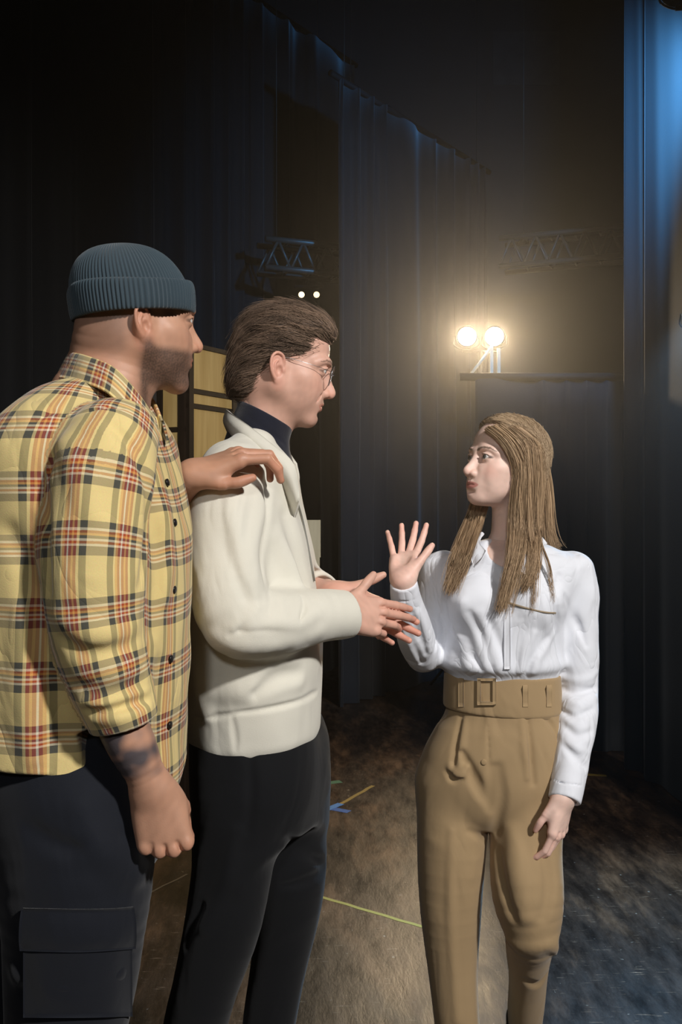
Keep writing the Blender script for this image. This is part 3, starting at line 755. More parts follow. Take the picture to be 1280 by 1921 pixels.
def head_prims(o):
    """o: dict of face proportions.  x forward, y left, z up, metres, eyes at z = 0"""
    fem = o.get('fem', 0.0); jw = o.get('jaw', 1.0); nl = o.get('nose', 1.0); ch = o.get('chin', 1.0)
    P = []
    P += [ell((-.017, 0, .034), (.092, .076, .082), k=.01)]
    P += [ell((.022, 0, .036), (.070, .064, .070), k=.02)]
    P += [ell((.030, 0, -.035), (.060, .056 * (1 - .05 * fem), .072), k=.025)]
    P += [ell((-.02, 0, -.035), (.062, .058, .05), k=.02)]
    P += both(lambda s: [cone((-.002, s * .053 * jw, -.055), (.070, s * .014, -.100 * ch), .017, .0145, k=.022)])
    P += both(lambda s: [cone((-.006, s * .058 * jw, -.020), (-.002, s * .053 * jw, -.056), .016, .017, k=.02)])
    P += [ell((.079, 0, -.1005 * ch), (.0155, .019 * (1 - .15 * fem), .0150), k=.014)]
    P += [ell((.045, 0, -.080), (.045, .038, .034), k=.02)]                    # floor of the mouth, under the jaw
    P += both(lambda s: [ell((.052, s * .0425, -.024), (.027, .0165, .018), k=.028, R=rot('Z', -s * 34))])   # cheekbone
    P += both(lambda s: [ell((.045, s * .037, -.052), (.034, .0190, .032), k=.022)])                        # cheek
    P += both(lambda s: [ell((.080, s * .020, -.036), (.013, .012, .018), k=.014)])                        # beside the nose
    P += [ell((.078, 0, -.066), (.021, .030, .026), k=.016)]                   # muzzle
    br = .0105 - .003 * fem
    P += both(lambda s: [limb([(.091, s * .010, .013, br), (.089, s * .026, .0185, br), (.076, s * .044, .017, br * .9), (.062, s * .054, .010, br * .7)], k=.014)])
    P += both(lambda s: [ell((.100, s * .031, -.001), (.018, .019, .0115), 'sub', k=.014)])                # orbit
    P += both(lambda s: [ell((.094, s * .015, .001), (.010, .006, .010), 'sub', k=.010)])
    # eyelids round the eyeball with a slit
    lid = o.get('lid', .0046)
    P += both(lambda s: [ball((.0785, s * .0315, -.001), .0138, k=.006)])
    P += both(lambda s: [limb([(.089, s * .020, -.0035, .0016), (.0925, s * .031, .0075, .0018), (.084, s * .043, .0015, .0016)], k=.003)])
    P += both(lambda s: [ell((.0905, s * .0320, -.0012 - o.get('gaze', 0)), (.013, .0125, lid), 'sub', k=.0012, R=rot('X', s * 6))])
    # nose
    nb = .0070 - .001 * fem
    tip = .1165 + .004 * (nl - 1) * 10 * .3
    P += [limb([(.0895, 0, .012, .0085), (.0935, 0, .000, nb), (.1010 + .003 * (nl - 1) * 10, 0, -.018, nb + .0012), (tip - .004, 0, -.036, .0088), (tip - .0045, 0, -.0415, .0088)], k=.009)]
    P += [cone((.0865, 0, -.008), (.0965, 0, -.040), .0095, .0135, k=.008)]
    P += both(lambda s: [ell((.0985, s * .0125, -.0445), (.0105, .0068, .0078), k=.006)])
    P += both(lambda s: [ell((.1050, s * .0062, -.0515), (.0058, .0032, .0030), 'sub', k=.002, R=rot('Z', -s * 14))])
    if o.get('fold', 0): P += both(lambda s: [limb([(.088, s * .0205, -.040, .002), (.086, s * .0265, -.055, .002), (.081, s * .031, -.066, .001)], 'sub', k=.008)])  # nasolabial
    # lips
    lp = o.get('lips', 1.0)
    P += [limb([(.0795, .0245, -.0715, .0022), (.0915, .012, -.0672, .0046 * lp), (.0968, .0035, -.0650, .0052 * lp), (.0965, 0, -.0655, .0050 * lp), (.0968, -.0035, -.0650, .0052 * lp), (.0915, -.012, -.0672, .0046 * lp), (.0795, -.0245, -.0715, .0022)], k=.004)]
    P += [limb([(.0795, .0235, -.0725, .0020), (.0895, .012, -.0765, .0056 * lp), (.0930, 0, -.0778, .0066 * lp), (.0895, -.012, -.0765, .0056 * lp), (.0795, -.0235, -.0725, .0020)], k=.004)]
    P += [limb([(.0835, .0265, -.0718, .0012), (.0965, .012, -.0712, .0014), (.1015, 0, -.0712, .0014), (.0965, -.012, -.0712, .0014), (.0835, -.0265, -.0718, .0012)], 'sub', k=.0025)]
    P += [ell((.1035, 0, -.0575), (.005, .0032, .006), 'sub', k=.004)]
    P += [ell((.0990, 0, -.0885), (.009, .018, .005), 'sub', k=.008)]
    # temples
    P += both(lambda s: [ell((.058, s * .079, .024), (.03, .012, .028), 'sub', k=.02)])
    # ears
    if o.get('ears', True):
        def ear(s):
            R = rot('Z', -s * 24) @ rot('Y', -10); c = np.array([-.010, s * .0745, -.020]); out_ = s
            def L(x, z, y=0.0): return c + R @ np.array([x, s * y, z])
            e = [ell(L(-.003, 0, .001), (.0165, .0052, .0285), k=.004, R=R)]
            hx = [(.010, .000, .000), (.0115, .012, .004), (.007, .0245, .0055), (-.006, .0290, .006), (-.0165, .0205, .0065), (-.0190, .005, .0065), (-.0150, -.011, .0055), (-.0080, -.0220, .004)]
            e += [limb([(*L(x, z, y), .0032) for x, z, y in hx], k=.0025)]
            e += [ell(L(.001, -.0265, .002), (.0085, .0042, .0085), k=.004, R=R)]
            e += [ell(L(-.005, .010, .0085), (.0085, .0058, .0125), 'sub', k=.003, R=R)]
            e += [ell(L(.001, -.007, .0085), (.0085, .0085, .0115), 'sub', k=.003, R=R)]
            e += [limb([(*L(-.003, .013, .004), .0022), (*L(-.0085, .006, .005), .0026), (*L(-.0090, -.006, .005), .0028), (*L(-.0035, -.0165, .004), .0026)], k=.002)]
            e += [ell(L(.0115, -.006, .003), (.0038, .0040, .0062), k=.002, R=R)]
            return e
        P += ear(1) + ear(-1)
    return P

def head_tint(Q, skin, o):
    """Q: points in the head frame -> colour"""
    s = np.array(skin); n = len(Q); c = np.tile(s, (n, 1))
    x, y, z = Q.T; ay = np.abs(y)
    def mixc(m, col): 
        nonlocal c
        c = c * (1 - m[:, None]) + np.array(col) * m[:, None]
    red = np.array([1.06, .80, .76])
    blush = np.exp(-(((x - .068) / .022) ** 2 + ((ay - .042) / .018) ** 2 + ((z + .035) / .018) ** 2)) * o.get('blush', .3)
    mixc(blush, s * red)
    mixc(np.exp(-(((x - .112) / .012) ** 2 + (z + .042) ** 2 / .012 ** 2)) * .35 * (ay < .02), s * red)
    mixc(.45 * sm(ay, .070, .078) * (np.abs(z + .02) < .05), s * red)
    st = o.get('stubble', 0)
    if st:
        jaw = sm(-z, .048, .066) * sm(x, -.012, .02) * (1 - .6 * sm(-z, .108, .128)) + .9 * sm(-z, .035, .055) * np.exp(-((x + .0) / .012) ** 2)
        jaw = np.clip(jaw, 0, 1) * (1 - np.exp(-((ay / .024) ** 2 + ((z + .0715) / .010) ** 2)))
        g = .5 + .5 * np.clip(noise(Q.astype(f32), 1500, 3, 20), -1, 1)
        mixc(np.clip(jaw * st * (.85 + .2 * g), 0, 1), o.get('beard', (.06, .045, .035)))
    nape = o.get('nape', 0)
    if nape:
        m = sm(-x, .02, .05) * sm(z, -.085, -.055) * nape
        mixc(m, o.get('haircol', (.05, .035, .03)))
    # lips
    lz = np.where(z > -.0712, (z + .0712) / .0088, -(z + .0712) / .0125)
    w_ = np.clip(1 - (ay / .0265) ** 2, 0, 1) ** .5
    m = sm(w_ - lz, .02, .28) * (x > .070) * (lz < 1.2)
    mixc(m * o.get('lipmix', .7), o.get('lipcol', s * np.array([.80, .50, .48])))
    # brows
    zb = np.interp(ay, [.010, .028, .045, .056], [.0150, .0215, .0210, .0140])
    th = np.interp(ay, [.008, .014, .035, .055], [.002, .0050, .0044, .0018])
    g = noise(Q.astype(f32), 1400, 5, scale=(1, .3, 1)) * .25
    m = np.clip(sm(1 - np.abs(z - zb) / th + g, .05, .7), 0, 1) * (ay > .010) * (ay < .056) * (x > .05)
    mixc(m * o.get('brow', .75), o.get('browcol', (.09, .055, .035)))
    # lash line
    ez = np.hypot((ay - .0320) / .0135, (z + .0012 + o.get('gaze', 0)) / (o.get('lid', .0046) + .0012))
    m = np.exp(-((ez - 1) / .16) ** 2) * (x > .070) * (z > -.0045 - o.get('gaze', 0))
    mixc(m * o.get('lash', .7), (.03, .02, .016))
    c *= (1 + .035 * noise(Q.astype(f32), 130, 9) + .025 * noise(Q.astype(f32), 500, 2))[:, None]
    return np.clip(c, 0, 1)

FL = [(.096, .029, .004, .045, .027, .022), (.100, .0085, .006, .050, .031, .023), (.096, -.0125, .0045, .046, .029, .023), (.087, -.032, .000, .036, .022, .020)]
FR = [(.0106, .0095, .0086, .0070), (.0108, .0097, .0088, .0072), (.0104, .0093, .0084, .0068), (.0094, .0083, .0074, .0060)]

def hand_prims(curl, thumb, left=False, slim=1.0, arch=0.0):
    """wrist at the origin, fingers along +x, thumb along +y (mirrored for a left hand), back of the hand +z
    curl: four tuples (spread, c1, c2, c3) in degrees; thumb: three joint points after the base"""
    pal = [ell((.012, 0, 0), (.034, .0275, .0195), k=.01)]
    for (x, y, z, *_), r in zip(FL, FR):
        pal.append(cone((.012, y * .55, 0), (x - .006, y, z - .002), .0165, r[0] + .0022, k=.014))
    pal.append(ell((.050, -.026, -.008), (.036, .013, .013), k=.014))        # heel of the little finger
    pal.append(ell((.040, .026, -.009), (.030, .016, .015), k=.014))         # heel of the thumb
    pal.append(ell((.068, .000, -.024), (.026, .020, .011), 'sub', k=.012))   # hollow of the palm
    fing = []
    tips = []
    for i, ((x, y, z, a, b, c), r) in enumerate(zip(FL, FR)):
        sp, c1, c2, c3 = curl[i]
        d0 = np.array([math.cos(math.radians(sp)), math.sin(math.radians(sp)), 0]); dn = np.array([0, 0, -1.0])
        p = np.array([x, y, z]); pts = [p]; ang = 0
        for L, cc in zip((a, b, c), (c1, c2, c3)):
            ang += cc; t = math.radians(ang); p = p + L * (d0 * math.cos(t) + dn * math.sin(t)); pts.append(p)
        rr = [q * slim for q in r]
        chain = []
        for j in range(3):
            m = (pts[j] + pts[j + 1]) / 2
            chain.append(limb([(*pts[j], rr[j]), (*(pts[j] * .55 + pts[j + 1] * .45), (rr[j] + rr[j + 1]) / 2 * .93), (*pts[j + 1], rr[j + 1])], n=5))
        fing.append(group(chain)); tips.append((pts[-1], nrm(pts[-1] - pts[-2]), ang, d0))
    P = pal + [group(fing, k=.0055)]
    for (x, y, z, *_), r in zip(FL, FR): P.append(ell((x - .001, y, z + .0058), (.010, .0068, .0050), k=.006))    # knuckles
    for a_, b_ in zip(FL, FL[1:]): P.append(cone(((a_[0] + b_[0]) / 2 + .002, (a_[1] + b_[1]) / 2, .0125), ((a_[0] + b_[0]) / 2 - .010, (a_[1] + b_[1]) / 2 * .9, .0155), .0016, .001, 'sub', k=.006))
    t0 = np.array([.020, .022, -.006]); t1, t2, t3 = [np.array(q, float) for q in thumb]
    P.append(limb([(*t0, .0150 * slim), (*t1, .0118 * slim), (*((t1 + t2) / 2), .0098 * slim), (*t2, .0104 * slim), (*((t2 + t3) / 2), .0096 * slim), (*t3, .0074 * slim)], k=.009, n=12))
    if left: P = mirror_y(P)
    return P

def mesh_part(prims, vox, post=None): return surface(prims, vox, post)
# ------------------------------------------------------------------ people: shared helpers
def L4(rows):
    """rows px, py, depth, radius(, radius) -> world rows"""
    return [(*at(r[0], r[1], r[2]), *r[3:]) for r in rows]
def half(n, p, op='and', k=0.004):
    n = nrm(n).astype(f32); p = np.asarray(p, f32)
    return Prim(lambda P: (P - p) @ n, np.full(3, -1e3), np.full(3, 1e3), op, k)
def rows_side(rows, d, yaw):
    """torso stations of someone seen from the side: py, left px, right px, sideways half width"""
    out = []; c, s = math.cos(yaw), math.sin(yaw)
    for r in rows:
        py, l, rr, b = r[:4]; dd = d + (r[4] if len(r) > 4 else 0)
        x0, x1 = (l - 640) * dd / F, (rr - 640) * dd / F; hw = (x1 - x0) / 2
        a = math.sqrt(max(hw ** 2 - (b * s) ** 2, .03 ** 2)) / abs(c)
        out.append((CZ - (py - 960.5) * dd / F, (x0 + x1) / 2, dd, a, b))
    return out
def rows_front(rows, d):
    out = []
    for py, l, rr, a in rows:
        x0, x1 = (l - 640) * d / F, (rr - 640) * d / F
        out.append((CZ - (py - 960.5) * d / F, (x0 + x1) / 2, d, a, (x1 - x0) / 2))
    return out
def cuff_cut(end, prev, r_in, depth=.025, ext=.12, wide=.075):
    """open a sleeve end: remove everything past the end plane near it and hollow it out"""
    e = np.asarray(end, float); t = nrm(e - np.asarray(prev, float)); up = np.array([0, 0, 1.0]) if abs(t[2]) < .9 else np.array([1.0, 0, 0])
    u = nrm(np.cross(t, up)); R = np.stack([t, u, np.cross(t, u)], 1)
    return [box(e + t * ext / 2, (ext / 2, wide, wide), 'sub', .004, R, .002), cone(e - t * depth, e + t * .02, r_in, r_in, 'sub', .004)]
def eye_objs(parent, R, O, s, iris, gaze=(1, 0, 0)):
    a = np.linspace(0, np.pi, 28); b = np.linspace(0, 2 * np.pi, 33)[:-1]
    g = np.stack([np.cos(a)[:, None] + 0 * b, np.sin(a)[:, None] * np.cos(b), np.sin(a)[:, None] * np.sin(b)], -1).reshape(-1, 3)
    g[:, 0] += .06 * sm(g[:, 0], .8, 1)
    ang = np.repeat(np.arccos(np.clip(np.cos(a), -1, 1)), 32)
    c = np.tile(np.array([.58, .55, .52]), (len(g), 1)); c[ang < .50] = iris; c[ang < .20] = (.01, .01, .01); c[(ang > .44) & (ang < .52)] = np.array(iris) * .3
    m = bpy.data.materials.get('eye_surface')
    if m is None:
        m, nt, bb = new_mat('eye_surface', .12, spec=.6); at_ = N(nt, 'ShaderNodeAttribute', attribute_name='tint'); nt.links.new(at_.outputs['Color'], bb.inputs['Base Color'])
    G = frame(gaze, (0, 0, 1))
    for sd in (1, -1):
        ctr = np.array([.0785, sd * .0315, -.001])
        v = ((g * .0124) @ G.T + ctr) * s @ R.T + O
        obj('eye', make_mesh('eye', v, grid_faces(28, 32, True), m, cols=c), parent)
def hand_tint(Q, skin, left=False):
    c = np.tile(np.array(skin), (len(Q), 1))
    red = np.array([1.03, .80, .76])
    kn = sm(Q[:, 0], .075, .10) * .25 + sm(Q[:, 0], .15, .19) * .3 + .35 * sm(-Q[:, 2], .004, .02)
    c = c * (1 - kn[:, None]) + c * red * kn[:, None]
    c *= (1 + .05 * noise(Q.astype(f32), 160, 4) + .03 * noise(Q.astype(f32), 420, 8))[:, None]
    return np.clip(c, 0, 1)
def garment(name, prims, vox, mat, parent, post=None, label=None, cols=None, uvf=None):
    v, f = surface(prims, vox, post)
    return obj(name, make_mesh(name, v, f, mat, uv=None if uvf is None else uvf(v)), parent, label=label)
def shoe(name, heel, toe, parent, mat, w=.045, lift=0.0):
    h = np.array([*heel[:2], lift]); t = np.array([*toe[:2], 0.0]); d = t - h; L = np.linalg.norm(d[:2]); u = nrm(d)
    P = [cone(h + u * .04 + [0, 0, .045], h + u * L * .8 + [0, 0, .036], .040, .040, k=.02), ell(t - u * .045 + [0, 0, .030], (.05, .042, .032), k=.02), cone(h + u * .035 + [0, 0, .05], h + u * .03 + [0, 0, .12], .040, .040, k=.03),
         half((0, 0, -1), (0, 0, .0), k=.004)]
    return garment(name, P, .005, mat, parent)
def body_mesh(name, pieces, mat):
    vs, fs, cs, n = [], [], [], 0
    for v, f, c in pieces: vs.append(v); fs.append(f + n); cs.append(c); n += len(v)
    return make_mesh(name, np.vstack(vs), np.vstack(fs), mat, cols=np.vstack(cs))
def hand_piece(H, R, O, s, skin, arm=None, vox=.0018, left=False):
    P = xf(H, R, O, s)
    if arm: P = P + [limb(arm, 'add', .02)]
    v, f = surface(P, vox)
    return v, f, hand_tint((v - O) @ R / s, skin)
def button(parent, cloth, px, py, mat, r=.0055, rng=None):
    p = cloth.pts([(px, py)], rng)[0]; n_ = grad(cloth.base, p)[0]
    return obj('button', make_mesh('button', *tube_geo([p - n_ * .001, p + n_ * .0018, p + n_ * .0026], [r, r, r * .7], 12), mat), parent)

def trunk_piece(limbs, lofts, skin, yaw, shrink=.022, vox=.007, extra=(), zmin=-1):
    """the rest of the body, inside the clothes"""
    P = [loft([(z, x, y, max(a - shrink, .03), max(b - shrink, .03)) for z, x, y, a, b in st if z > zmin], k=.03, yaw=yaw) for st in lofts]
    for l in limbs:
        q = np.array(l, float).copy(); q[:, 3] = np.maximum(np.minimum(q[:, 3] - .014, q[:, 3] * .62), .022); P.append(limb(q, k=.02))
    v, f = surface(P + list(extra), vox); return v, f, np.tile(np.array(skin), (len(v), 1))

# ================================================================== man in the cream jacket
T0 = time.time()
M_skin2 = skin_mat('fair_skin')
SK2 = srgb(212, 166, 146)
D2 = 2.10
R2 = look(6, -12, 0); O2 = at(531, 683, D2); S2 = 1.0
H2 = dict(stubble=.16, beard=(.16, .10, .07), jaw=1.02, lid=.0034, gaze=.0006, blush=.35, chin=1.02, browcol=(.10, .06, .04), fold=1)
hp2 = xf(head_prims(H2), R2, O2, S2)
nk = lambda x, y, z: O2 + R2 @ (np.array([x, y, z]) * S2)
hp2 += [limb([(*nk(-.028, 0, -.045), .054), (*at(500, 785, D2), .055), (*at(480, 860, D2), .060)], k=.03)]
v, f = surface(hp2, .0017); pieces = [(v, f, head_tint((v - O2) @ R2 / S2, SK2, H2))]
# hands pressed together in front of the chest
Hr = hand_prims([(0, 6, 8, 4), (0, 9, 8, 4), (1, 18, 18, 10), (2, 30, 30, 16)], [(.046, .046, .000), (.064, .068, .002), (.080, .088, .004)])
Rr = frame((.80, .50, -.15), (.48, -.82, .26)); wr2 = at(640, 1148, 1.978)
pieces.append(hand_piece(Hr, Rr, wr2, .97, SK2, [(*wr2, .027), (*at(600, 1150, 1.94), .030)]))
Hl = hand_prims([(0, 6, 8, 4), (0, 6, 8, 4), (-1, 8, 10, 4), (-2, 12, 14, 6)], [(.044, .046, .000), (.062, .068, .002), (.078, .088, .004)], left=True)
Rl = frame((.84, -.02, -.42), (.12, .95, -.1)); wl2 = at(626, 1116, 2.115)
pieces.append(hand_piece(Hl, Rl, wl2, .97, SK2, [(*wl2, .027), (*at(590, 1108, 2.15), .030)]))
# jacket
jt = rows_side([(835, 430, 520, .085), (862, 408, 548, .135), (895, 382, 560, .180), (950, 362, 568, .200), (1040, 352, 590, .205), (1140, 352, 602, .205), (1240, 352, 606, .200), (1330, 352, 603, .198), (1376, 357, 598, .194), (1392, 364, 590, .188)], D2, 0)
ja = L4([(436, 905, 1.95, .072), (426, 950, 1.92, .075), (422, 1010, 1.895, .073), (425, 1090, 1.87, .072), (447, 1156, 1.86, .070), (512, 1170, 1.885, .060), (585, 1157, 1.93, .051), (651, 1149, 1.985, .046)])
jf = L4([(450, 905, 2.26, .070), (440, 1010, 2.32, .070), (445, 1120, 2.33, .068), (500, 1160, 2.30, .060), (560, 1130, 2.22, .050), (612, 1110, 2.14, .043)])
J = [loft(jt, k=.02, yaw=0, e=2.25, top=.03, shear=.10), limb(ja, k=.035, n=24), limb(jf, k=.035, n=20)]
J += [limb(L4([(470, 850, 2.02, .05), (440, 880, 1.98, .06)]), k=.04), limb(L4([(475, 850, 2.18, .05), (455, 880, 2.22, .06)]), k=.04)]
J += cuff_cut(ja[-1][:3], ja[-2][:3], .037) + cuff_cut(jf[-1][:3], jf[-2][:3], .035, ext=.06, wide=.048)
CJ = Cloth(J, 1.6, 2.3)
M_jacket = cloth_mat('cream_brushed_cotton', srgb(216, 212, 198), .92, 700, .04, .25, .3)
# folds of the jacket
CJ.groove([(499, 868), (503, 920), (497, 985), (490, 1050), (491, 1110)], .007, .016)             # armhole seam
CJ.groove([(418, 905), (421, 980), (440, 1060), (462, 1120)], .007, .02, .5)
CJ.ridge([(432, 900), (438, 980), (458, 1060), (480, 1112)], .014, .03, .75)
CJ.ridge([(478, 905), (484, 960), (470, 1040), (486, 1100)], .010, .022, .7)
CJ.groove([(430, 1192), (462, 1168), (490, 1130)], .008, .014, .2)
CJ.groove([(448, 1183), (500, 1180), (550, 1181)], .006, .012, .3)
CJ.ridge([(440, 1178), (478, 1150), (494, 1122)], .010, .014, .6)
CJ.ridge([(470, 1172), (520, 1168), (560, 1172), (590, 1150)], .011, .02, .7)
CJ.ridge([(400, 1190), (450, 1208), (520, 1208), (600, 1185)], .010, .02, .8)
CJ.groove([(565, 1120), (570, 1140), (560, 1165)], .005, .010, .4)
CJ.groove([(612, 1122), (616, 1150), (611, 1190)], .0022, .003, .3)                                # cuff seam
CJ.ridge([(520, 1010), (548, 1060), (560, 1100)], .014, .03, .8)
CJ.groove([(540, 970), (560, 1040), (575, 1095)], .012, .03, .6)
CJ.groove([(440, 1338), (500, 1330), (560, 1316), (598, 1298)], .0052, .005, .1)                   # waist seam
CJ.groove([(365, 1345), (400, 1345), (440, 1338)], .0052, .005, .1)
CJ.groove([(435, 1345), (440, 1380), (442, 1408)], .0045, .005, .1)
CJ.ridge([(400, 1300), (470, 1296), (560, 1280)], .012, .03, .8)
CJ.groove([(480, 1300), (520, 1270), (560, 1262)], .010, .025, .6)
CJ.ridge([(366, 1240), (376, 1300), (385, 1340)], .012, .03, .8)
jk_post = lambda P: .0026 * noise(P, 26, 1, 7) + .0012 * noise(P, 60, 2, 7)
tl = L4([(455, 1400, 2.03, .100), (442, 1560, 2.0, .086), (422, 1720, 1.99, .076), (388, 1850, 2.0, .069), (368, 1921, 2.02, .066), (340, 2060, 2.06, .060), (322, 2165, 2.09, .058)])
tr_ = L4([(525, 1400, 2.18, .100), (542, 1530, 2.17, .083), (546, 1620, 2.16, .080), (533, 1740, 2.18, .070), (510, 1880, 2.2, .060), (498, 1960, 2.21, .056), (478, 2090, 2.23, .055)])
tb2 = rows_side([(1340, 380, 590, .17), (1400, 383, 600, .18), (1470, 384, 604, .175), (1540, 392, 600, .14)], D2, 0)
pieces.append(trunk_piece([ja, jf, tl, tr_], [jt, tb2], SK2, 0, shrink=.03, extra=[limb([(*nk(-.03, 0, -.06), .045), (*at(478, 880, D2), .05)], k=.03), limb([(*ja[-1][:3], .024), (*wr2, .022)]), limb([(*jf[-1][:3], .024), (*wl2, .022)])]))
me = body_mesh('person', pieces, M_skin2)
man2 = obj('person', me, label='man in a cream zip jacket and glasses pressing his hands together', cat='person')
jacket = garment('jacket', CJ.prims(), .0034, M_jacket, man2, jk_post)
# open stand collar
M_collar = M_jacket
cb = L4([(545, 955, 2.21, 0), (520, 880, 2.225, 0), (470, 835, 2.22, 0), (432, 812, 2.16, 0), (432, 815, 2.09, 0), (455, 845, 2.035, 0), (490, 880, 2.00, 0), (522, 922, 1.985, 0), (552, 975, 1.995, 0)])
cm = L4([(560, 905, 2.20, 0), (535, 855, 2.22, 0), (475, 815, 2.215, 0), (428, 792, 2.16, 0), (424, 792, 2.08, 0), (457, 818, 1.99, 0), (505, 854, 1.950, 0), (540, 892, 1.942, 0), (560, 946, 1.958, 0)])
ct = L4([(556, 870, 2.19, 0), (530, 838, 2.20, 0), (478, 800, 2.19, 0), (436, 773, 2.15, 0), (428, 770, 2.09, 0), (462, 796, 2.01, 0), (512, 836, 1.965, 0), (548, 868, 1.955, 0), (558, 915, 1.96, 0)])
obj('collar', make_mesh('collar', *patch_geo([[p[:3] for p in cb], [p[:3] for p in cm], [p[:3] for p in ct]], 14, 48, .006), M_collar), jacket, label='open cream stand collar')
v, f = tube_geo([CJ.pts([(556, 935)])[0], CJ.pts([(570, 985)])[0], CJ.pts([(590, 1090)])[0]], .0022, 6, n=12)
obj('zip', make_mesh('zip', v, f, plain_mat('zip_metal', srgb(150, 148, 140), .4, 50, .1, .7)), jacket)
# roll-neck sweater
M_navy = cloth_mat('navy_knit', srgb(22, 25, 38), .9, 500, .1, .2, .5)
tn = [limb(L4([(505, 755, 2.10, .060), (496, 785, 2.10, .063), (485, 820, 2.10, .066), (478, 860, 2.10, .072)]) + [], k=.01), loft(rows_side([(845, 435, 535, .09), (880, 410, 552, .13), (950, 400, 556, .15), (1000, 400, 555, .15)], D2, 0), k=.03),
      half(nrm((at(545, 806, D2) - at(440, 748, D2))[[2, 1, 0]] * np.array([-1, 0, 1])), at(492, 774, D2)), ]
TN = tn + [limb(L4([(455, 772, 2.04, .004), (490, 800, 2.03, .004), (545, 835, 2.06, .004)]), 'sub', .008)]
garment('roll_neck_sweater', TN, .003, M_navy, man2, lambda P: .0012 * noise(P, 60, 3))
# trousers
M_blacktr = cloth_mat('black_twill', srgb(13, 14, 17), .85, 900, .1, .1, .2)
TR = [loft(tb2, k=.03), limb(tl, k=.07, n=22), limb(tr_, k=.07, n=22)]
CT2 = Cloth(TR, 1.7, 2.4)
CT2.groove([(540, 1575), (580, 1605), (612, 1622)], .006, .02, .5); 
CT2.groove([(535, 1660), (580, 1650), (612, 1632)], .008, .02, .5); CT2.groove([(470, 1420), (472, 1500), (465, 1560)], .005, .015, .4)
CT2.ridge([(440, 1560), (420, 1660), (385, 1740)], .010, .025, .7); CT2.groove([(380, 1700), (360, 1740), (350, 1770)], .010, .02, .4)
garment('trousers', CT2.prims() + [half((0, 0, -1), (0, 0, .05))], .0050, M_blacktr, man2, lambda P: .003 * noise(P, 26, 4))
M_shoe = plain_mat('black_leather', srgb(18, 17, 17), .4, 30, .2)
for q in (tl[-1], tr_[-1]): shoe('shoe', (q[0] - .07, q[1], 0), (q[0] + .20, q[1] - .01, 0), man2, M_shoe)

# hair: a swept-back mass with combed strands
def hair_shell(R, O, s, prims): return xf(prims, R, O, s)
hv = [ell((-.017, 0, .044), (.094, .080, .082), k=.02), ell((.026, 0, .086), (.062, .059, .040), k=.03), ell((.064, -.004, .088), (.034, .044, .022), k=.02, R=rot('Y', 18)),
      ell((-.055, 0, -.012), (.056, .064, .062), k=.03), ell((-.066, 0, -.060), (.036, .050, .034), k=.03)]
def hair_region(Q):
    x, y, z = Q.T; ay = np.abs(y)
    line = np.interp(x, [-.2, -.068, -.052, -.040, -.031, -.024, -.006, .010, .022, .034, .044, .052, .060, .070, .080, .12], [-.088, -.086, -.078, -.062, -.034, .016, .018, .012, -.002, .004, .022, .040, .052, .056, .058, .060])
    return z - line
HS = xf(hv, R2, O2, S2)
def hair_base(vox, S, R, O, s, region, soft=.004, sink=0.0):
    """hair volume clipped along its hairline"""
    lo = np.min([p.lo for p in S], 0); hi = np.max([p.hi for p in S], 0)
    Rf, Of = R.astype(f32), O.astype(f32)
    def clip(P):
        Q = ((P - Of) @ Rf) / f32(s); return (-region(Q) * s * .8).astype(f32)
    return surface(S + [Prim(clip, np.full(3, -1e3), np.full(3, 1e3), 'and', soft)], vox, (lambda P: f32(sink) + 0 * P[:, 0]) if sink else None)
def comb(S, R, O, s, region, n, m, step, field, lift, seed, rad=.00045, strict=False):
    """strands rooted on the volume S inside the hairline and flowing along field"""
    rs = np.random.RandomState(seed)
    v, f = hair_base(.004, S, R, O, s, region)
    idx = rs.randint(0, len(v), n); P = v[idx] + rs.normal(0, .0015, (n, 3))
    off = rs.uniform(-.0015, lift, n) + lift * 1.6 * rs.uniform(0, 1, n) ** 8
    pts = [P]
    jit = rs.normal(0, .16, (n, 3))
    for i in range(m - 1):
        Q = ((P - O) @ R) / s; d = field(Q) + jit; d = d @ R.T
        g = grad(S, P); d = d - g * (d * g).sum(1)[:, None]; d /= np.linalg.norm(d, axis=1)[:, None] + 1e-9
        P = P + d * step * rs.uniform(.8, 1.2, (n, 1)); e = evaluate(S, P); g = grad(S, P)
        tgt = off * (i / m) ; P = P - g * (e - tgt)[:, None]
        pts.append(P)
    St = np.stack(pts, 1)
    if strict: St = St[(region(((St.reshape(-1, 3) - O) @ R) / s).reshape(n, m) > -.005).all(1)]; n = len(St)
    r_ = rad * rs.uniform(.7, 1.3, (n, 1)) * np.linspace(1.0, .35, m)[None]
    return St, r_
def hair_cols(n, m, seg, c0, c1, seed, key=None):
    rs = np.random.RandomState(seed); t = rs.beta(2, 2, n)[:, None]
    if key is not None: t = np.clip(.45 * t + .55 * (.5 + .5 * np.clip(key, -1, 1))[:, None], 0, 1)
    c = np.array(c0) * (1 - t) + np.array(c1) * t
    return np.repeat(c, m * seg, 0)
M_hair2 = hair_mat('brown_hair', 0, 0)
def field2(Q):
    x, y, z = Q.T
    d = np.stack([-np.ones(len(Q)), .10 * np.sign(y) * np.ones(len(Q)) * sm(x, -.05, .05), .55 * sm(x, .045, .085) * sm(z, .04, .07) - .35 * sm(-x, -.03, .05) - .5 * sm(-x, .06, .10) - .25 * sm(-z, -.05, .03)], 1)
    w_ = np.sin(z * 190 + x * 45 + 1.3 * np.sin(x * 60)) * .22
    d[:, 2] += w_; return d
v0, f0 = hair_base(.0026, HS, R2, O2, S2, hair_region, sink=.001)
S_, r_ = comb(HS, R2, O2, S2, hair_region, 7000, 9, .0085, field2, .008, 5, .0006)
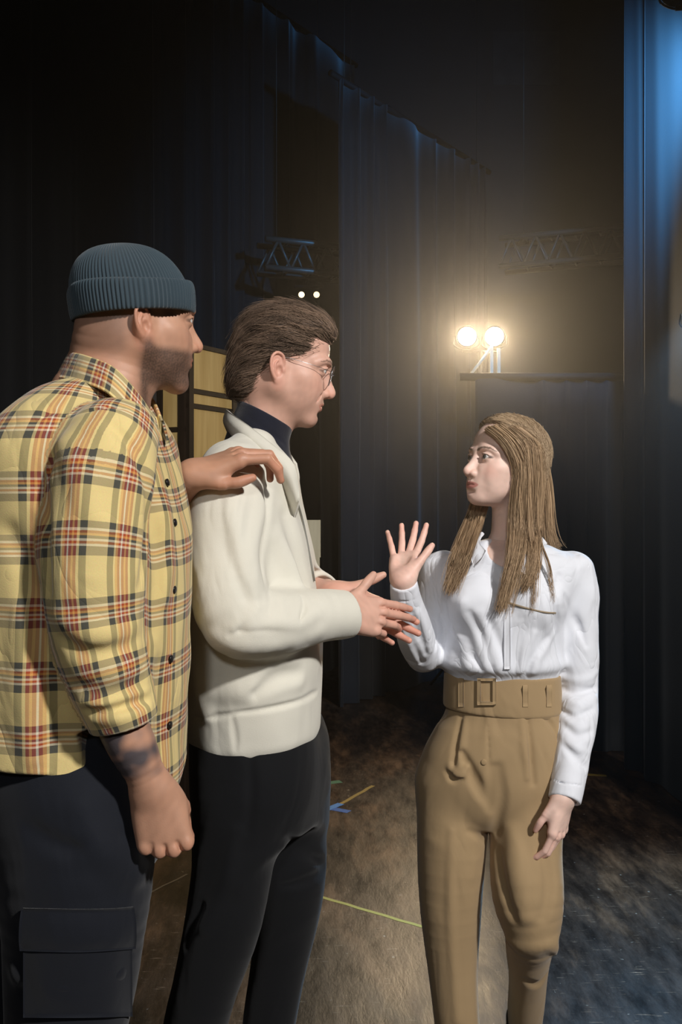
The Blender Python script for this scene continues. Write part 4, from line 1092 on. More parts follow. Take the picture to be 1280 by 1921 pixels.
S2_, r2_ = comb([p for p in xf([ell((.064, -.008, .083), (.028, .044, .022), k=.02, R=rot('Y', 24))], R2, O2, S2)], R2, O2, S2, lambda Q: Q[:, 2] - .072, 420, 9, .006, lambda Q: np.stack([.25 - 1.2 * sm(Q[:, 2], .085, .105), 0 * Q[:, 1], 1.0 + 0 * Q[:, 2]], 1), .012, 6, .0006)
vs, fs = join([(v0, f0), strands_geo(S_, r_), strands_geo(S2_, r2_)])
Qh = (v0 - O2) @ R2
c0 = np.tile(np.array(srgb(88, 70, 58)), (len(v0), 1)) * (1 + .25 * noise(Qh.astype(f32), 240, 3, scale=(.25, 1, 1)))[:, None]
cc = np.vstack([np.clip(c0, 0, 1), hair_cols(7000, 9, 3, srgb(38, 29, 24), srgb(150, 123, 102), 1, noise(((S_[:, 4] - O2) @ R2).astype(f32), 330, 6, 12, scale=(.18, 1, 1))), hair_cols(420, 9, 3, srgb(96, 76, 60), srgb(178, 148, 118), 2)])
obj('hair', make_mesh('hair', vs, fs, M_hair2, cols=cc), man2, label='short brown hair swept back')
eye_objs(man2, R2, O2, S2, (.10, .14, .16), (1, 0, -.35))
# wire glasses
M_wire = plain_mat('silver_wire', srgb(170, 170, 172), .25, 40, .05, .9)
gm = bpy.data.materials.new('glass_lens'); gm.use_nodes = True; nt_ = gm.node_tree; nt_.nodes.clear()
_o = nt_.nodes.new('ShaderNodeOutputMaterial'); _m = nt_.nodes.new('ShaderNodeMixShader'); _t = nt_.nodes.new('ShaderNodeBsdfTransparent'); _g = nt_.nodes.new('ShaderNodeBsdfGlossy')
_g.inputs['Roughness'].default_value = .03; _m.inputs[0].default_value = .07
nt_.links.new(_t.outputs[0], _m.inputs[1]); nt_.links.new(_g.outputs[0], _m.inputs[2]); nt_.links.new(_m.outputs[0], _o.inputs[0])
gl = obj('glasses', make_mesh('glasses', *_shift(tube_geo([nk(.1075, -.009, -.002), nk(.112, 0, .001), nk(.1075, .009, -.002)], .0009, 6, n=8), (0, 0, 0)), M_wire), man2, label='thin wire-rimmed glasses')
for sd in (1, -1):
    ctr = nk(.1035, sd * .031, -.007); dr = R2 @ nrm((1, sd * .12, -.12))
    g_ = ring_geo(ctr, dr, .0215, .0008, 28, 6); obj('lens_rim', make_mesh('lens_rim', *g_, M_wire), gl)
    obj('lens', make_mesh('lens', *tube_geo([ctr - dr * .0006, ctr + dr * .0006], [.0208, .0208], 28), gm), gl)
    obj('temple_arm', make_mesh('temple_arm', *tube_geo([nk(.099, sd * .052, -.001), nk(.06, sd * .069, .001), nk(.0, sd * .077, .003), nk(-.014, sd * .078, -.004)], .0005, 6, n=14), M_wire), gl)
print('man2', time.time() - T0)
# ================================================================== man in the plaid shirt
T0 = time.time()
M_skin1 = skin_mat('tan_skin'); SK1 = srgb(188, 142, 116)
D1 = 1.66; Y1 = math.radians(-16)
R1 = look(26, -1, 0); O1 = at(258, 599, 1.69); S1 = .955
H1 = dict(stubble=.85, beard=(.05, .035, .028), nape=.45, haircol=(.06, .042, .034), jaw=1.03, chin=1.10, blush=.2, browcol=(.03, .02, .018))
nk1 = lambda x, y, z: O1 + R1 @ (np.array([x, y, z]) * S1)
hp1 = xf(head_prims(H1), R1, O1, S1) + [limb([(*nk1(-.030, 0, -.040), .060), (*at(222, 690, 1.68), .062), (*at(196, 770, 1.67), .074)], k=.03), limb([(*nk1(-.075, 0, -.03), .03), (*at(170, 700, 1.68), .045), (*at(150, 760, 1.68), .06)], k=.03)]
v, f = surface(hp1, .0018); pieces = [(v, f, head_tint((v - O1) @ R1 / S1, SK1, H1))]
# near fist hanging
Hf = hand_prims([(2, 84, 95, 55), (0, 86, 95, 55), (-2, 88, 95, 55), (-5, 90, 95, 55)], [(.050, .034, -.026), (.078, .026, -.040), (.094, .006, -.048)])
Rf_ = frame((.25, .02, -1.0), (.10, -.98, .06)); wf = at(285, 1474, 1.462)
fa = [(*at(220, 1340, 1.447), .036), (*at(246, 1395, 1.45), .035), (*at(272, 1450, 1.457), .028), (*wf, .025)]
P = xf(Hf, Rf_, wf, .98) + [limb(fa, k=.02)]
v, f = surface(P, .0018); c = hand_tint((v - wf) @ Rf_ / .98, SK1)
tq = ((v - wf) @ Rf_)[:, 0]                                           # tattooed forearm
tm = sm(-tq, .012, .030) * np.clip(.62 + .5 * noise(v.astype(f32), 95, 5) + .25 * noise(v.astype(f32), 230, 7), 0, .9)
c = c * (1 - tm[:, None]) + np.array(srgb(62, 66, 74)) * tm[:, None]
pieces.append((v, f, c))
# far hand on the other man's shoulder
Hs = hand_prims([(5, 18, 50, 22), (1, 22, 54, 24), (-3, 26, 56, 26), (-8, 30, 56, 26)], [(.046, .040, -.020), (.074, .048, -.026), (.102, .047, -.028)], left=True)
Rs = frame((.87, .10, .34), (-.34, -.42, .84)); ws = at(357, 893, 1.845)
fl_ = [(*at(303, 985, 1.93), .045), (*at(325, 930, 1.89), .037), (*at(345, 905, 1.855), .031), (*ws, .028)]
v, f = surface(xf(Hs, Rs, ws, 1.03) + [limb(fl_, k=.02)], .0018); pieces.append((v, f, hand_tint((v - ws) @ Rs / 1.03, SK1)))
st1 = rows_side([(716, 128, 236, .080, .01), (728, 112, 250, .105), (750, 84, 264, .140), (785, 52, 288, .188), (835, 18, 308, .215), (900, -6, 326, .222), (1000, -24, 344, .222), (1150, -32, 346, .220), (1300, -32, 341, .220), (1420, -30, 338, .224), (1500, -28, 340, .226)], D1, Y1)
sa = L4([(214, 822, 1.505, .066), (196, 870, 1.475, .073), (184, 960, 1.455, .0735), (177, 1070, 1.44, .0735), (184, 1170, 1.44, .068), (203, 1260, 1.44, .061), (222, 1320, 1.447, .055), (234, 1358, 1.45, .050)])
sf = L4([(262, 850, 1.84, .068), (262, 960, 1.90, .066), (268, 1040, 1.94, .062), (292, 985, 1.925, .054), (308, 955, 1.905, .048)])
tb = rows_side([(1380, 0, 315, .185), (1450, -5, 318, .19), (1540, -8, 312, .19), (1640, 0, 285, .17)], D1, Y1)
tn1 = L4([(140, 1500, 1.56, .125), (142, 1640, 1.54, .118), (138, 1760, 1.54, .105), (128, 1921, 1.56, .095), (110, 2150, 1.62, .080), (95, 2420, 1.66, .075), (90, 2510, 1.68, .075)])
tf1 = L4([(110, 1500, 1.78, .12), (62, 1700, 1.80, .105), (18, 1921, 1.84, .092), (-20, 2150, 1.88, .08), (-40, 2330, 1.92, .075)])
pieces.append(trunk_piece([sa, sf, tn1, tf1], [st1], SK1, Y1, shrink=.035, zmin=1.12, extra=[loft([(z, x, y, a - .04, b - .05) for z, x, y, a, b in tb], k=.03, yaw=Y1), limb([(*at(150, 1300, 1.66), .08), (*at(150, 1480, 1.66), .09)], k=.03), limb([(*nk1(-.03, 0, -.06), .045), (*at(175, 800, 1.67), .05)], k=.03), limb([(*sa[-2][:3], .03), (*wf, .022)]), limb([(*sf[-2][:3], .03), (*ws, .022)])]))
man1 = obj('person', body_mesh('person', pieces, M_skin1), label='man in a yellow plaid shirt and ribbed beanie resting a hand on the shoulder', cat='person')
# plaid shirt
SH = [loft(st1, k=.02, yaw=Y1, e=2.2, top=.025), limb(sa, k=.026, n=26), limb(sf, k=.03, n=14)]
SH += cuff_cut(sa[-1][:3], sa[-2][:3], .037, .012) + cuff_cut(sf[-1][:3], sf[-2][:3], .037, .012)
# curved shirt tails: cut the hem upwards at the sides
hemz = lambda px, py: at(px, py, D1)[2]
cx1 = st1[0][1]
def hem_cut(P):
    x = P[:, 0] - f32(st1[-1][1]); y = P[:, 1] - f32(D1)
    u = x * math.cos(Y1) + y * math.sin(Y1); vv = -x * math.sin(Y1) + y * math.cos(Y1)
    ang = np.arctan2(vv, u); s2 = np.sin(ang) ** 2
    h = .985 + .085 * s2 ** .75 - .01 * np.cos(ang)
    return (P[:, 2] - h).astype(f32)
SH += [Prim(hem_cut, np.full(3, -1e3), np.full(3, 1e3), 'sub', .006)]
inner = [(z, x, y, a - .012, b - .012) for z, x, y, a, b in st1 if z < 1.12]; inner.append((.80, *inner[-1][1:]))
SH += [loft(inner, 'sub', .004, yaw=Y1, e=2.2)]
CS = Cloth([p for p in SH if p.op == 'add'], 1.2, 1.9)
CS.groove([(212, 800), (252, 850), (276, 920), (275, 1000), (262, 1100)], .007, .018, .3)
CS.groove([(92, 930), (88, 1010), (92, 1110)], .008, .02, .3)
CS.groove([(100, 860), (80, 920), (88, 990)], .010, .02, .2)
CS.ridge([(120, 830), (150, 880), (170, 960)], .012, .03, .8)
CS.groove([(120, 1200), (170, 1225), (240, 1215)], .008, .02, .5)
CS.ridge([(110, 1160), (170, 1190), (250, 1175)], .010, .025, .7)
CS.groove([(140, 1290), (200, 1300), (270, 1280)], .008, .018, .4)
CS.ridge([(150, 1320), (205, 1330), (280, 1305)], .010, .014, .6)
CS.groove([(162, 1336), (212, 1334), (282, 1310)], .006, .012, .3)
CS.ridge([(172, 1354), (222, 1350), (284, 1328)], .009, .012, .6)
CS.ridge([(300, 900), (312, 1000), (308, 1120)], .012, .03, .8)
CS.groove([(285, 960), (298, 1060), (290, 1180)], .010, .025, .4)
CS.groove([(20, 1000), (60, 1100), (70, 1250)], .012, .03, .5); CS.ridge([(40, 1150), (45, 1300), (60, 1420)], .014, .035, .8)
CS.groove([(100, 1300), (110, 1380), (95, 1440)], .012, .03, .5); CS.groove([(300, 1250), (305, 1350), (300, 1450)], .010, .025, .5)
CS.groove([(60, 790), (110, 770), (160, 772), (232, 765)], .003, .005, .2)                     # yoke seam
A_sl = np.array(sa)[:, :3]; A_cat = catmull(np.array(sa), 90)
def plaid_uv(Vt):
    P = Vt.astype(f32)
    dt = SH[0].fn(P); ds = SH[1].fn(P) - .004; df = SH[2].fn(P)
    x = Vt[:, 0] - np.interp(Vt[:, 2], [r[0] for r in st1[::-1]], [r[1] for r in st1[::-1]]); y = Vt[:, 1] - D1
    u = x * math.cos(Y1) + y * math.sin(Y1); w_ = -x * math.sin(Y1) + y * math.cos(Y1)
    ang = np.arctan2(w_, u); rho = np.hypot(u, w_)
    out = np.stack([ang * .175 + .03, Vt[:, 2] - .45 * np.minimum(rho, .19), np.zeros(len(Vt))], 1)
    for k_, dd, C_ in ((1, ds, A_cat), (2, df, catmull(np.array(sf), 50))):
        c_ = C_[:, :3]; seg = np.linalg.norm(np.diff(c_, axis=0), axis=1); arc = np.concatenate([[0], np.cumsum(seg)])
        d2 = ((Vt[:, None, :] - c_[None]) ** 2).sum(2) if len(Vt) < 60000 else None
        if d2 is None:
            i = np.concatenate([((q[:, None, :] - c_[None]) ** 2).sum(2).argmin(1) for q in np.array_split(Vt, 40)])
        else: i = d2.argmin(1)
        tg = np.gradient(c_, axis=0); tg /= np.linalg.norm(tg, axis=1)[:, None]
        q = Vt - c_[i]; al = (q * tg[i]).sum(1); q = q - al[:, None] * tg[i]
        front = nrm((0.15, -1, 0)); a1 = front - tg[i] * (tg[i] @ front)[:, None]; a1 /= np.linalg.norm(a1, axis=1)[:, None]; a2 = np.cross(tg[i], a1)
        an = np.arctan2((q * a2).sum(1), (q * a1).sum(1))
        m = dd < np.minimum(dt, df if k_ == 1 else ds)
        uv = np.stack([an * .074 - .005, -(arc[i] + al) + .012, np.zeros(len(Vt))], 1)
        out[m] = uv[m]
    return out
def plaid_mat():
    m, nt, b = new_mat('yellow_plaid_flannel', .9, spec=.2); Lk = nt.links.new
    a = N(nt, 'ShaderNodeAttribute', attribute_name='weave'); sp = N(nt, 'ShaderNodeSeparateXYZ'); Lk(a.outputs['Vector'], sp.inputs[0])
    Yw, Rs_, Ol, Wh, Og, Nv = srgb(232, 208, 142), srgb(172, 78, 46), srgb(92, 90, 66), srgb(228, 216, 190), srgb(222, 160, 88), srgb(62, 62, 72)
    def ramp(out_, period, bands):
        dv = N(nt, 'ShaderNodeMath', operation='DIVIDE'); dv.inputs[1].default_value = period; Lk(out_, dv.inputs[0])
        fr = N(nt, 'ShaderNodeMath', operation='FRACT'); Lk(dv.outputs[0], fr.inputs[0])
        r = N(nt, 'ShaderNodeValToRGB'); r.color_ramp.interpolation = 'CONSTANT'
        e = r.color_ramp.elements; e[0].position = 0; e[0].color = (*bands[0][1], 1); e[1].position = bands[1][0]; e[1].color = (*bands[1][1], 1)
        for p_, c_ in bands[2:]:
            q = e.new(p_); q.color = (*c_, 1)
        Lk(fr.outputs[0], r.inputs[0]); return r
    ru = ramp(sp.outputs[0], .076, [(0, Ol), (.13, Yw), (.18, Rs_), (.235, Og), (.275, Rs_), (.33, Wh), (.36, Rs_), (.41, Og), (.455, Yw), (.49, Ol), (.61, Yw)])
    rv = ramp(sp.outputs[1], .092, [(0, Nv), (.12, Wh), (.155, Rs_), (.19, Wh), (.225, Nv), (.265, Og), (.30, Rs_), (.335, Wh), (.375, Nv), (.47, Yw)])
    mx = N(nt, 'ShaderNodeMix', data_type='RGBA'); mx.inputs['Factor'].default_value = .47; Lk(ru.outputs[0], mx.inputs['A']); Lk(rv.outputs[0], mx.inputs['B'])
    nz = N(nt, 'ShaderNodeTexNoise'); nz.inputs['Scale'].default_value = 500; nz.inputs['Detail'].default_value = 2; Lk(a.outputs['Vector'], nz.inputs[0])
    m2 = N(nt, 'ShaderNodeMix', data_type='RGBA', blend_type='MULTIPLY'); m2.inputs['Factor'].default_value = .35; Lk(mx.outputs['Result'], m2.inputs['A']); Lk(nz.outputs['Color'], m2.inputs['B'])
    mm = N(nt, 'ShaderNodeMix', data_type='RGBA'); mm.inputs['Factor'].default_value = .5; Lk(mx.outputs['Result'], mm.inputs['A']); Lk(m2.outputs['Result'], mm.inputs['B'])
    Lk(mm.outputs['Result'], b.inputs['Base Color']); b.inputs['Sheen Weight'].default_value = .2; fb = add_bump(nt, b, nz.outputs['Fac'], .25, .001)
    tc = N(nt, 'ShaderNodeTexCoord'); bp = N(nt, 'ShaderNodeBump'); bp.inputs['Strength'].default_value = .35; bp.inputs['Distance'].default_value = .02
    Lk(wrinkle(nt, tc.outputs['Object'], 8), bp.inputs['Height']); Lk(bp.outputs[0], fb.inputs['Normal']); return m
M_plaid = plaid_mat()
shirt1 = garment('plaid_shirt', SH[:3] + CS.extra + SH[3:], .0032, M_plaid, man1, lambda P: .0022 * noise(P, 30, 6, 7) + .0012 * noise(P, 75, 2, 7), uvf=plaid_uv)
# collar
kb = L4([(300, 850, 1.68, 0), (290, 800, 1.755, 0), (215, 735, 1.775, 0), (140, 705, 1.73, 0), (128, 706, 1.67, 0), (156, 716, 1.612, 0), (208, 738, 1.578, 0), (258, 790, 1.572, 0), (292, 842, 1.59, 0)])
kt = L4([(304, 790, 1.69, 0), (280, 742, 1.745, 0), (215, 690, 1.765, 0), (152, 665, 1.735, 0), (132, 662, 1.67, 0), (160, 668, 1.605, 0), (212, 690, 1.570, 0), (256, 736, 1.568, 0), (290, 786, 1.60, 0)])
ko = L4([(316, 830, 1.67, 0), (296, 790, 1.775, 0), (215, 748, 1.80, 0), (128, 716, 1.75, 0), (106, 708, 1.67, 0), (142, 714, 1.582, 0), (200, 736, 1.540, 0), (250, 786, 1.535, 0), (298, 822, 1.575, 0)])
cg = patch_geo([[p[:3] for p in kb], [p[:3] for p in kt], [p[:3] for p in ko]], 22, 52, .004)
arc_u = np.tile(np.linspace(0, .46, 52), 22); uvc = np.stack([arc_u, np.repeat(np.linspace(0, .11, 22), 52) + .03, 0 * arc_u], 1)
obj('collar', make_mesh('collar', *cg, M_plaid, uv=np.vstack([uvc, uvc])), shirt1)
M_btn = plain_mat('dark_button', srgb(28, 26, 26), .35, 40, .1)
for px, py in ((328, 980), (327, 1106), (321, 1236), (319, 1360), (314, 905)): button(shirt1, CS, px, py, M_btn, .0062)
c_pt = np.array(ko[-2][:3]) * .35 + np.array(ko[-1][:3]) * .65; c_n = nrm((.5, -.8, .2)); obj('button', make_mesh('button', *tube_geo([c_pt - c_n * .003, c_pt + c_n * .004], [.006, .005], 12), M_btn), shirt1)
# placket and rolled cuff
pl = CS.pts([(318, 880), (331, 980), (330, 1106), (325, 1236), (322, 1360), (322, 1440)]); pn = grad(CS.base, pl)
prow = [pl + pn * .0035 + nrm((.4, -.9, 0)) * .0 + np.array([-.016, -.006, 0]), pl + pn * .0055, ]
# beanie
def beanie(R, O, s, parent):
    nr, na, ribs = 44, 96 * 6, 92
    a = np.linspace(0, 2 * np.pi, na, endpoint=False)
    prof = []                                              # (height along the hat axis, radius scale, rib depth)
    for t in np.linspace(0, 1, 30):
        z = .034 + .096 * math.sin(t * math.pi / 2); rr = math.cos(t * math.pi / 2) ** .70; prof.append((z, rr, .0013 * (1 - t ** 3)))
    rings = []
    for z, rr, rd in prof:
        r = rr + 0 * a; k_ = rd * np.cos(ribs * a)
        x = -.006 - .014 * ((z - .03) / .1) + (.1050 * r + k_) * np.cos(a); y = (.0860 * r + k_) * np.sin(a)
        rings.append(np.stack([x, y, z + .10 * x * .0 + 0 * a], 1))
    G = np.stack(rings); Rh = rot('Y', -7)
    v = G.reshape(-1, 3) @ Rh.T; m_ = len(v); v = np.vstack([v, v[-na:].mean(0)[None]])
    f = grid_faces(len(rings), na, True)
    me = make_mesh('beanie', v @ (R.T * s) + O, f, M_knit)
    hat = obj('beanie', me, parent, label='dark teal ribbed knit beanie with a turned-up cuff')
    # cuff, a rolled band standing off the crown
    cp = [(.008, .0975, .084), (.003, .1015, .0875), (.005, .1070, .093), (.014, .1090, .0955), (.026, .1100, .0965), (.042, .1105, .0960), (.053, .1090, .094), (.058, .1055, .090), (.055, .1010, .085)]
    cp = catmull(cp, 30); rings = []
    for z, rx, ry in cp:
        k_ = .0017 * np.cos(ribs * a)
        x = -.006 + (rx - .001 + k_) * np.sign(np.cos(a)) * np.abs(np.cos(a)) ** .88; y = (ry + k_) * np.sign(np.sin(a)) * np.abs(np.sin(a)) ** .88
        rings.append(np.stack([x, y, z + .003 * np.sin(a * 2 + 1) * np.clip((z - .01) / .04, 0, 1) + 0 * a], 1))
    v = np.stack(rings).reshape(-1, 3) @ Rh.T
    obj('cuff', make_mesh('cuff', v @ (R.T * s) + O, grid_faces(len(rings), na, True), M_knit), hat)
M_knit = cloth_mat('dark_teal_knit', srgb(52, 66, 74), .92, 900, .12, .3, .5)
beanie(R1, O1, S1, man1)
eye_objs(man1, R1, O1, S1, (.05, .03, .02), (1, 0, -.1))
# trousers with a cargo pocket
M_cargo = cloth_mat('dark_navy_ripstop', srgb(20, 23, 31), .8, 800, .12, .15, .2)
TC = Cloth([loft(tb, k=.03, yaw=Y1), limb(tn1, k=.03, n=22), limb(tf1, k=.03, n=18)], 1.25, 1.9)
for g_ in ([(60, 1800), (120, 1830), (200, 1815)], [(50, 1860), (130, 1880), (210, 1850)], [(60, 1560), (130, 1590), (220, 1570)]): TC.groove(g_, .008, .025, .4)
for g_ in ([(30, 1830), (120, 1850), (220, 1830)], [(150, 1520), (200, 1600), (260, 1640)]): TC.ridge(g_, .012, .03, .7)
cargo = garment('cargo_trousers', TC.prims() + [half((0, 0, -1), (0, 0, .05))], .0050, M_cargo, man1, lambda P: .003 * noise(P, 26, 5))
fp = [TC.pts([(44, y), (90, y + 1), (150, y + 2), (205, y + 1), (247, y - 2)]) for y in (1702, 1728, 1756, 1778)]
fp = [q + grad(TC.base, q) * e_ for q, e_ in zip(fp, (.003, .007, .008, .006))]
obj('pocket_flap', make_mesh('pocket_flap', *patch_geo(fp, 12, 30, .004), M_cargo), cargo)
pk = [TC.pts([(48, y), (90, y), (150, y), (205, y), (243, y)]) for y in (1770, 1810, 1860, 1905)]
pk = [q + grad(TC.base, q) * .003 for q in pk]
obj('cargo_pocket', make_mesh('cargo_pocket', *patch_geo(pk, 14, 30, .005), M_cargo), cargo)
for q in (tn1[-1], tf1[-1]): shoe('shoe', (q[0] - .08, q[1], 0), (q[0] + .20, q[1] - .03, 0), man1, M_shoe)
# trunk under the clothes keeps the figure whole
print('man1', time.time() - T0)
# ================================================================== woman in the white shirt
T0 = time.time()
M_skin3 = skin_mat('pale_skin', .48); SK3 = srgb(232, 197, 181)
D3 = 2.42
R3 = look(-153, 9, 0); O3 = at(949, 869, 2.40); S3 = .955
H3 = dict(fem=1, jaw=.93, lips=1.12, ears=True, lid=.0054, blush=.75, lipmix=.85, lipcol=np.array(srgb(196, 120, 112)), browcol=(.11, .07, .045), brow=.9, lash=.9, chin=.98, nose=1.0)
nk3 = lambda x, y, z: O3 + R3 @ (np.array([x, y, z]) * S3)
hp3 = xf(head_prims(H3), R3, O3, S3) + [limb([(*nk3(-.026, 0, -.05), .047), (*at(958, 985, 2.425), .045), (*at(958, 1030, 2.44), .052)], k=.025), ell(at(950, 1062, 2.405), (.11, .075, .06), k=.04)]
v, f = surface(hp3, .0017); pieces = [(v, f, head_tint((v - O3) @ R3 / S3, SK3, H3))]
Hu = hand_prims([(20, 6, 10, 6), (11, 4, 8, 4), (1, 8, 10, 6), (-9, 24, 26, 14)], [(.048, .046, -.014), (.076, .066, -.018), (.100, .080, -.018)], slim=1.06)
Ru = frame((.10, .70, .72), (.30, .72, -.64)); wu = at(757, 1090, 2.225)
pieces.append(hand_piece(Hu, Ru, wu, .83, SK3, [(*wu, .024), (*at(762, 1130, 2.26), .027)]))
Hd = hand_prims([(4, 14, 26, 14), (1, 18, 30, 16), (-2, 24, 34, 18), (-6, 28, 36, 20)], [(.046, .040, -.016), (.072, .046, -.026), (.096, .044, -.036)], left=True, slim=.9)
Rd = frame((-.20, -.06, -.97), (.72, -.66, -.08)); wd = at(1058, 1494, 2.285)
pieces.append(hand_piece(Hd, Rd, wd, .90, SK3, [(*wd, .024), (*at(1066, 1450, 2.31), .028)]))
st3 = rows_front([(1012, 905, 1000, .060), (1030, 868, 1046, .080), (1050, 838, 1078, .092), (1080, 822, 1085, .108), (1130, 824, 1066, .125), (1175, 826, 1056, .128), (1215, 822, 1056, .128), (1242, 820, 1058, .130), (1262, 836, 1046, .110), (1300, 842, 1042, .100)], D3)
YW = math.radians(-96)
wl = L4([(1074, 1072, 2.42, .052), (1082, 1110, 2.42, .054), (1082, 1170, 2.42, .052), (1083, 1240, 2.42, .050), (1085, 1295, 2.415, .047), (1081, 1360, 2.37, .047), (1072, 1430, 2.33, .043), (1059, 1502, 2.285, .037)])
wr = L4([(830, 1072, 2.42, .052), (818, 1120, 2.42, .052), (806, 1190, 2.42, .050), (796, 1228, 2.40, .047), (780, 1195, 2.33, .045), (768, 1150, 2.28, .038), (758, 1092, 2.225, .030)])
tp = rows_front([(1262, 842, 1044, .102), (1330, 836, 1050, .106), (1365, 818, 1055, .116), (1410, 797, 1058, .125), (1460, 785, 1060, .126), (1510, 786, 1060, .110), (1545, 800, 1045, .08)], D3)
ll = L4([(850, 1470, 2.42, .090), (848, 1590, 2.40, .083), (846, 1700, 2.39, .072), (848, 1800, 2.39, .061), (858, 1921, 2.39, .053), (864, 1990, 2.40, .050), (868, 2030, 2.40, .049)])
lr = L4([(990, 1470, 2.41, .090), (988, 1590, 2.36, .087), (990, 1680, 2.32, .082), (998, 1745, 2.315, .064), (994, 1785, 2.36, .054), (990, 1850, 2.44, .047), (985, 1921, 2.53, .042), (982, 1965, 2.60, .040)])
pieces.append(trunk_piece([wl, wr, ll, lr], [st3, tp], SK3, YW, extra=[limb([(*nk3(-.026, 0, -.06), .038), (*at(955, 1060, 2.43), .045)], k=.03), limb([(*wl[-1][:3], .022), (*wd, .020)]), limb([(*wr[-2][:3], .022), (*wu, .018)])]))
wom = obj('person', body_mesh('person', pieces, M_skin3), label='woman with long hair in a white shirt raising one open hand', cat='person')
# white shirt
W = [loft(st3, k=.02, yaw=YW, e=2.2, top=.02), limb(wl, k=.022, n=24), limb(wr, k=.022, n=22)]
W += [ell(at(885, 1130, 2.33), (.055, .05, .055), k=.05), ell(at(1000, 1130, 2.33), (.055, .05, .055), k=.05)]
W += cuff_cut(wl[-1][:3], wl[-2][:3], .028) + cuff_cut(wr[-1][:3], wr[-2][:3], .023)
W += [limb(L4([(940, 992, 2.36, .052), (944, 1028, 2.335, .036), (948, 1066, 2.305, .010)]), 'sub', .006)]
CW = Cloth(W, 2.0, 2.6)
CW.groove([(1050, 1080), (1044, 1130), (1047, 1200), (1050, 1260)], .007, .014, .2)
CW.groove([(842, 1075), (836, 1130), (832, 1180)], .006, .014, .3)
CW.groove([(955, 1050), (958, 1130), (964, 1250)], .003, .006, .2)
for g_ in ([(880, 1150), (905, 1200), (925, 1250)], [(860, 1210), (890, 1235), (905, 1255)], [(990, 1210), (975, 1235), (968, 1255)], [(1030, 1200), (1000, 1240), (990, 1262)], [(915, 1160), (935, 1215), (945, 1255)]): CW.groove(g_, .007, .018, .3)
for g_ in ([(868, 1130), (895, 1190), (915, 1245)], [(850, 1180), (870, 1215), (880, 1250)], [(1040, 1190), (1010, 1235), (1000, 1262)], [(900, 1150), (922, 1205), (937, 1250)], [(1000, 1190), (984, 1225), (978, 1260)]): CW.ridge(g_, .008, .018, .6)
for g_ in ([(1060, 1120), (1080, 1160), (1100, 1210)], [(1052, 1292), (1085, 1300), (1118, 1290)], [(1050, 1330), (1080, 1345), (1112, 1330)], [(1062, 1400), (1085, 1425), (1102, 1440)], [(1058, 1360), (1085, 1380), (1110, 1372)]): CW.groove(g_, .006, .014, .3)
for g_ in ([(1052, 1310), (1085, 1320), (1118, 1308)], [(1056, 1270), (1090, 1278), (1120, 1262)], [(1050, 1375), (1078, 1400), (1105, 1412)]): CW.ridge(g_, .007, .014, .6)
CW.groove([(1032, 1462), (1060, 1470), (1092, 1474)], .0025, .003, .2); CW.groove([(737, 1122), (757, 1128), (778, 1124)], .0025, .003, .2)
for g_ in ([(775, 1150), (790, 1190), (800, 1225)], [(805, 1150), (815, 1180), (818, 1215)], [(760, 1180), (775, 1215), (790, 1245)]): CW.groove(g_, .006, .014, .3)
for g_ in ([(785, 1150), (800, 1185), (808, 1220)], [(752, 1170), (768, 1210), (785, 1248)]): CW.ridge(g_, .007, .014, .6)
M_white = cloth_mat('white_cotton_poplin', srgb(226, 228, 234), .85, 1100, .02, .1, .15, .5, 10, .7)
shirt3 = garment('white_shirt', CW.prims(), .0030, M_white, wom, lambda P: .0020 * noise(P, 42, 1, 7) + .0010 * noise(P, 90, 4, 7))
# collar: two pointed leaves
def wpatch(rows, nu, nv, th=.004): return patch_geo([[at(*p) for p in r] for r in rows], nu, nv, th)
obj('collar_leaf', make_mesh('collar_leaf', *wpatch([[(908, 1002, 2.41), (900, 1018, 2.35), (912, 1034, 2.312)], [(903, 1000, 2.40), (893, 1028, 2.33), (902, 1052, 2.293)], [(893, 1018, 2.41), (884, 1040, 2.33), (889, 1064, 2.298)]], 12, 16), M_white), shirt3)
obj('collar_leaf', make_mesh('collar_leaf', *wpatch([[(1006, 1002, 2.43), (985, 1022, 2.34), (955, 1042, 2.298)], [(1016, 1008, 2.42), (998, 1032, 2.32), (966, 1062, 2.286)], [(1026, 1020, 2.42), (1010, 1044, 2.315), (985, 1078, 2.288)]], 12, 16), M_white), shirt3)
# chest pocket edge and placket
pe = CW.pts([(952, 1130), (985, 1140), (1020, 1148), (1042, 1150)]); pn_ = grad(CW.base, pe)
obj('pocket_welt', make_mesh('pocket_welt', *tube_geo(pe + pn_ * .001, .0026, 6, n=16), cloth_mat('taupe_piping', srgb(150, 134, 112), .8)), shirt3)
pq = [CW.pts([(x, y) for y in (1062, 1110, 1160, 1210, 1255)]) for x in (946, 958)]
pq = [np.array(q) + np.array([(i * 6 if False else 0), 0, 0]) for i, q in enumerate(pq)]
pq = [q + grad(CW.base, q) * .002 for q in pq]
obj('placket', make_mesh('placket', *patch_geo(pq, 4, 30, .003), M_white), shirt3)
M_wb = plain_mat('white_button', srgb(214, 214, 216), .3, 40, .05)
for py in (1085, 1135, 1185, 1235): button(shirt3, CW, 953, py, M_wb, .0045)
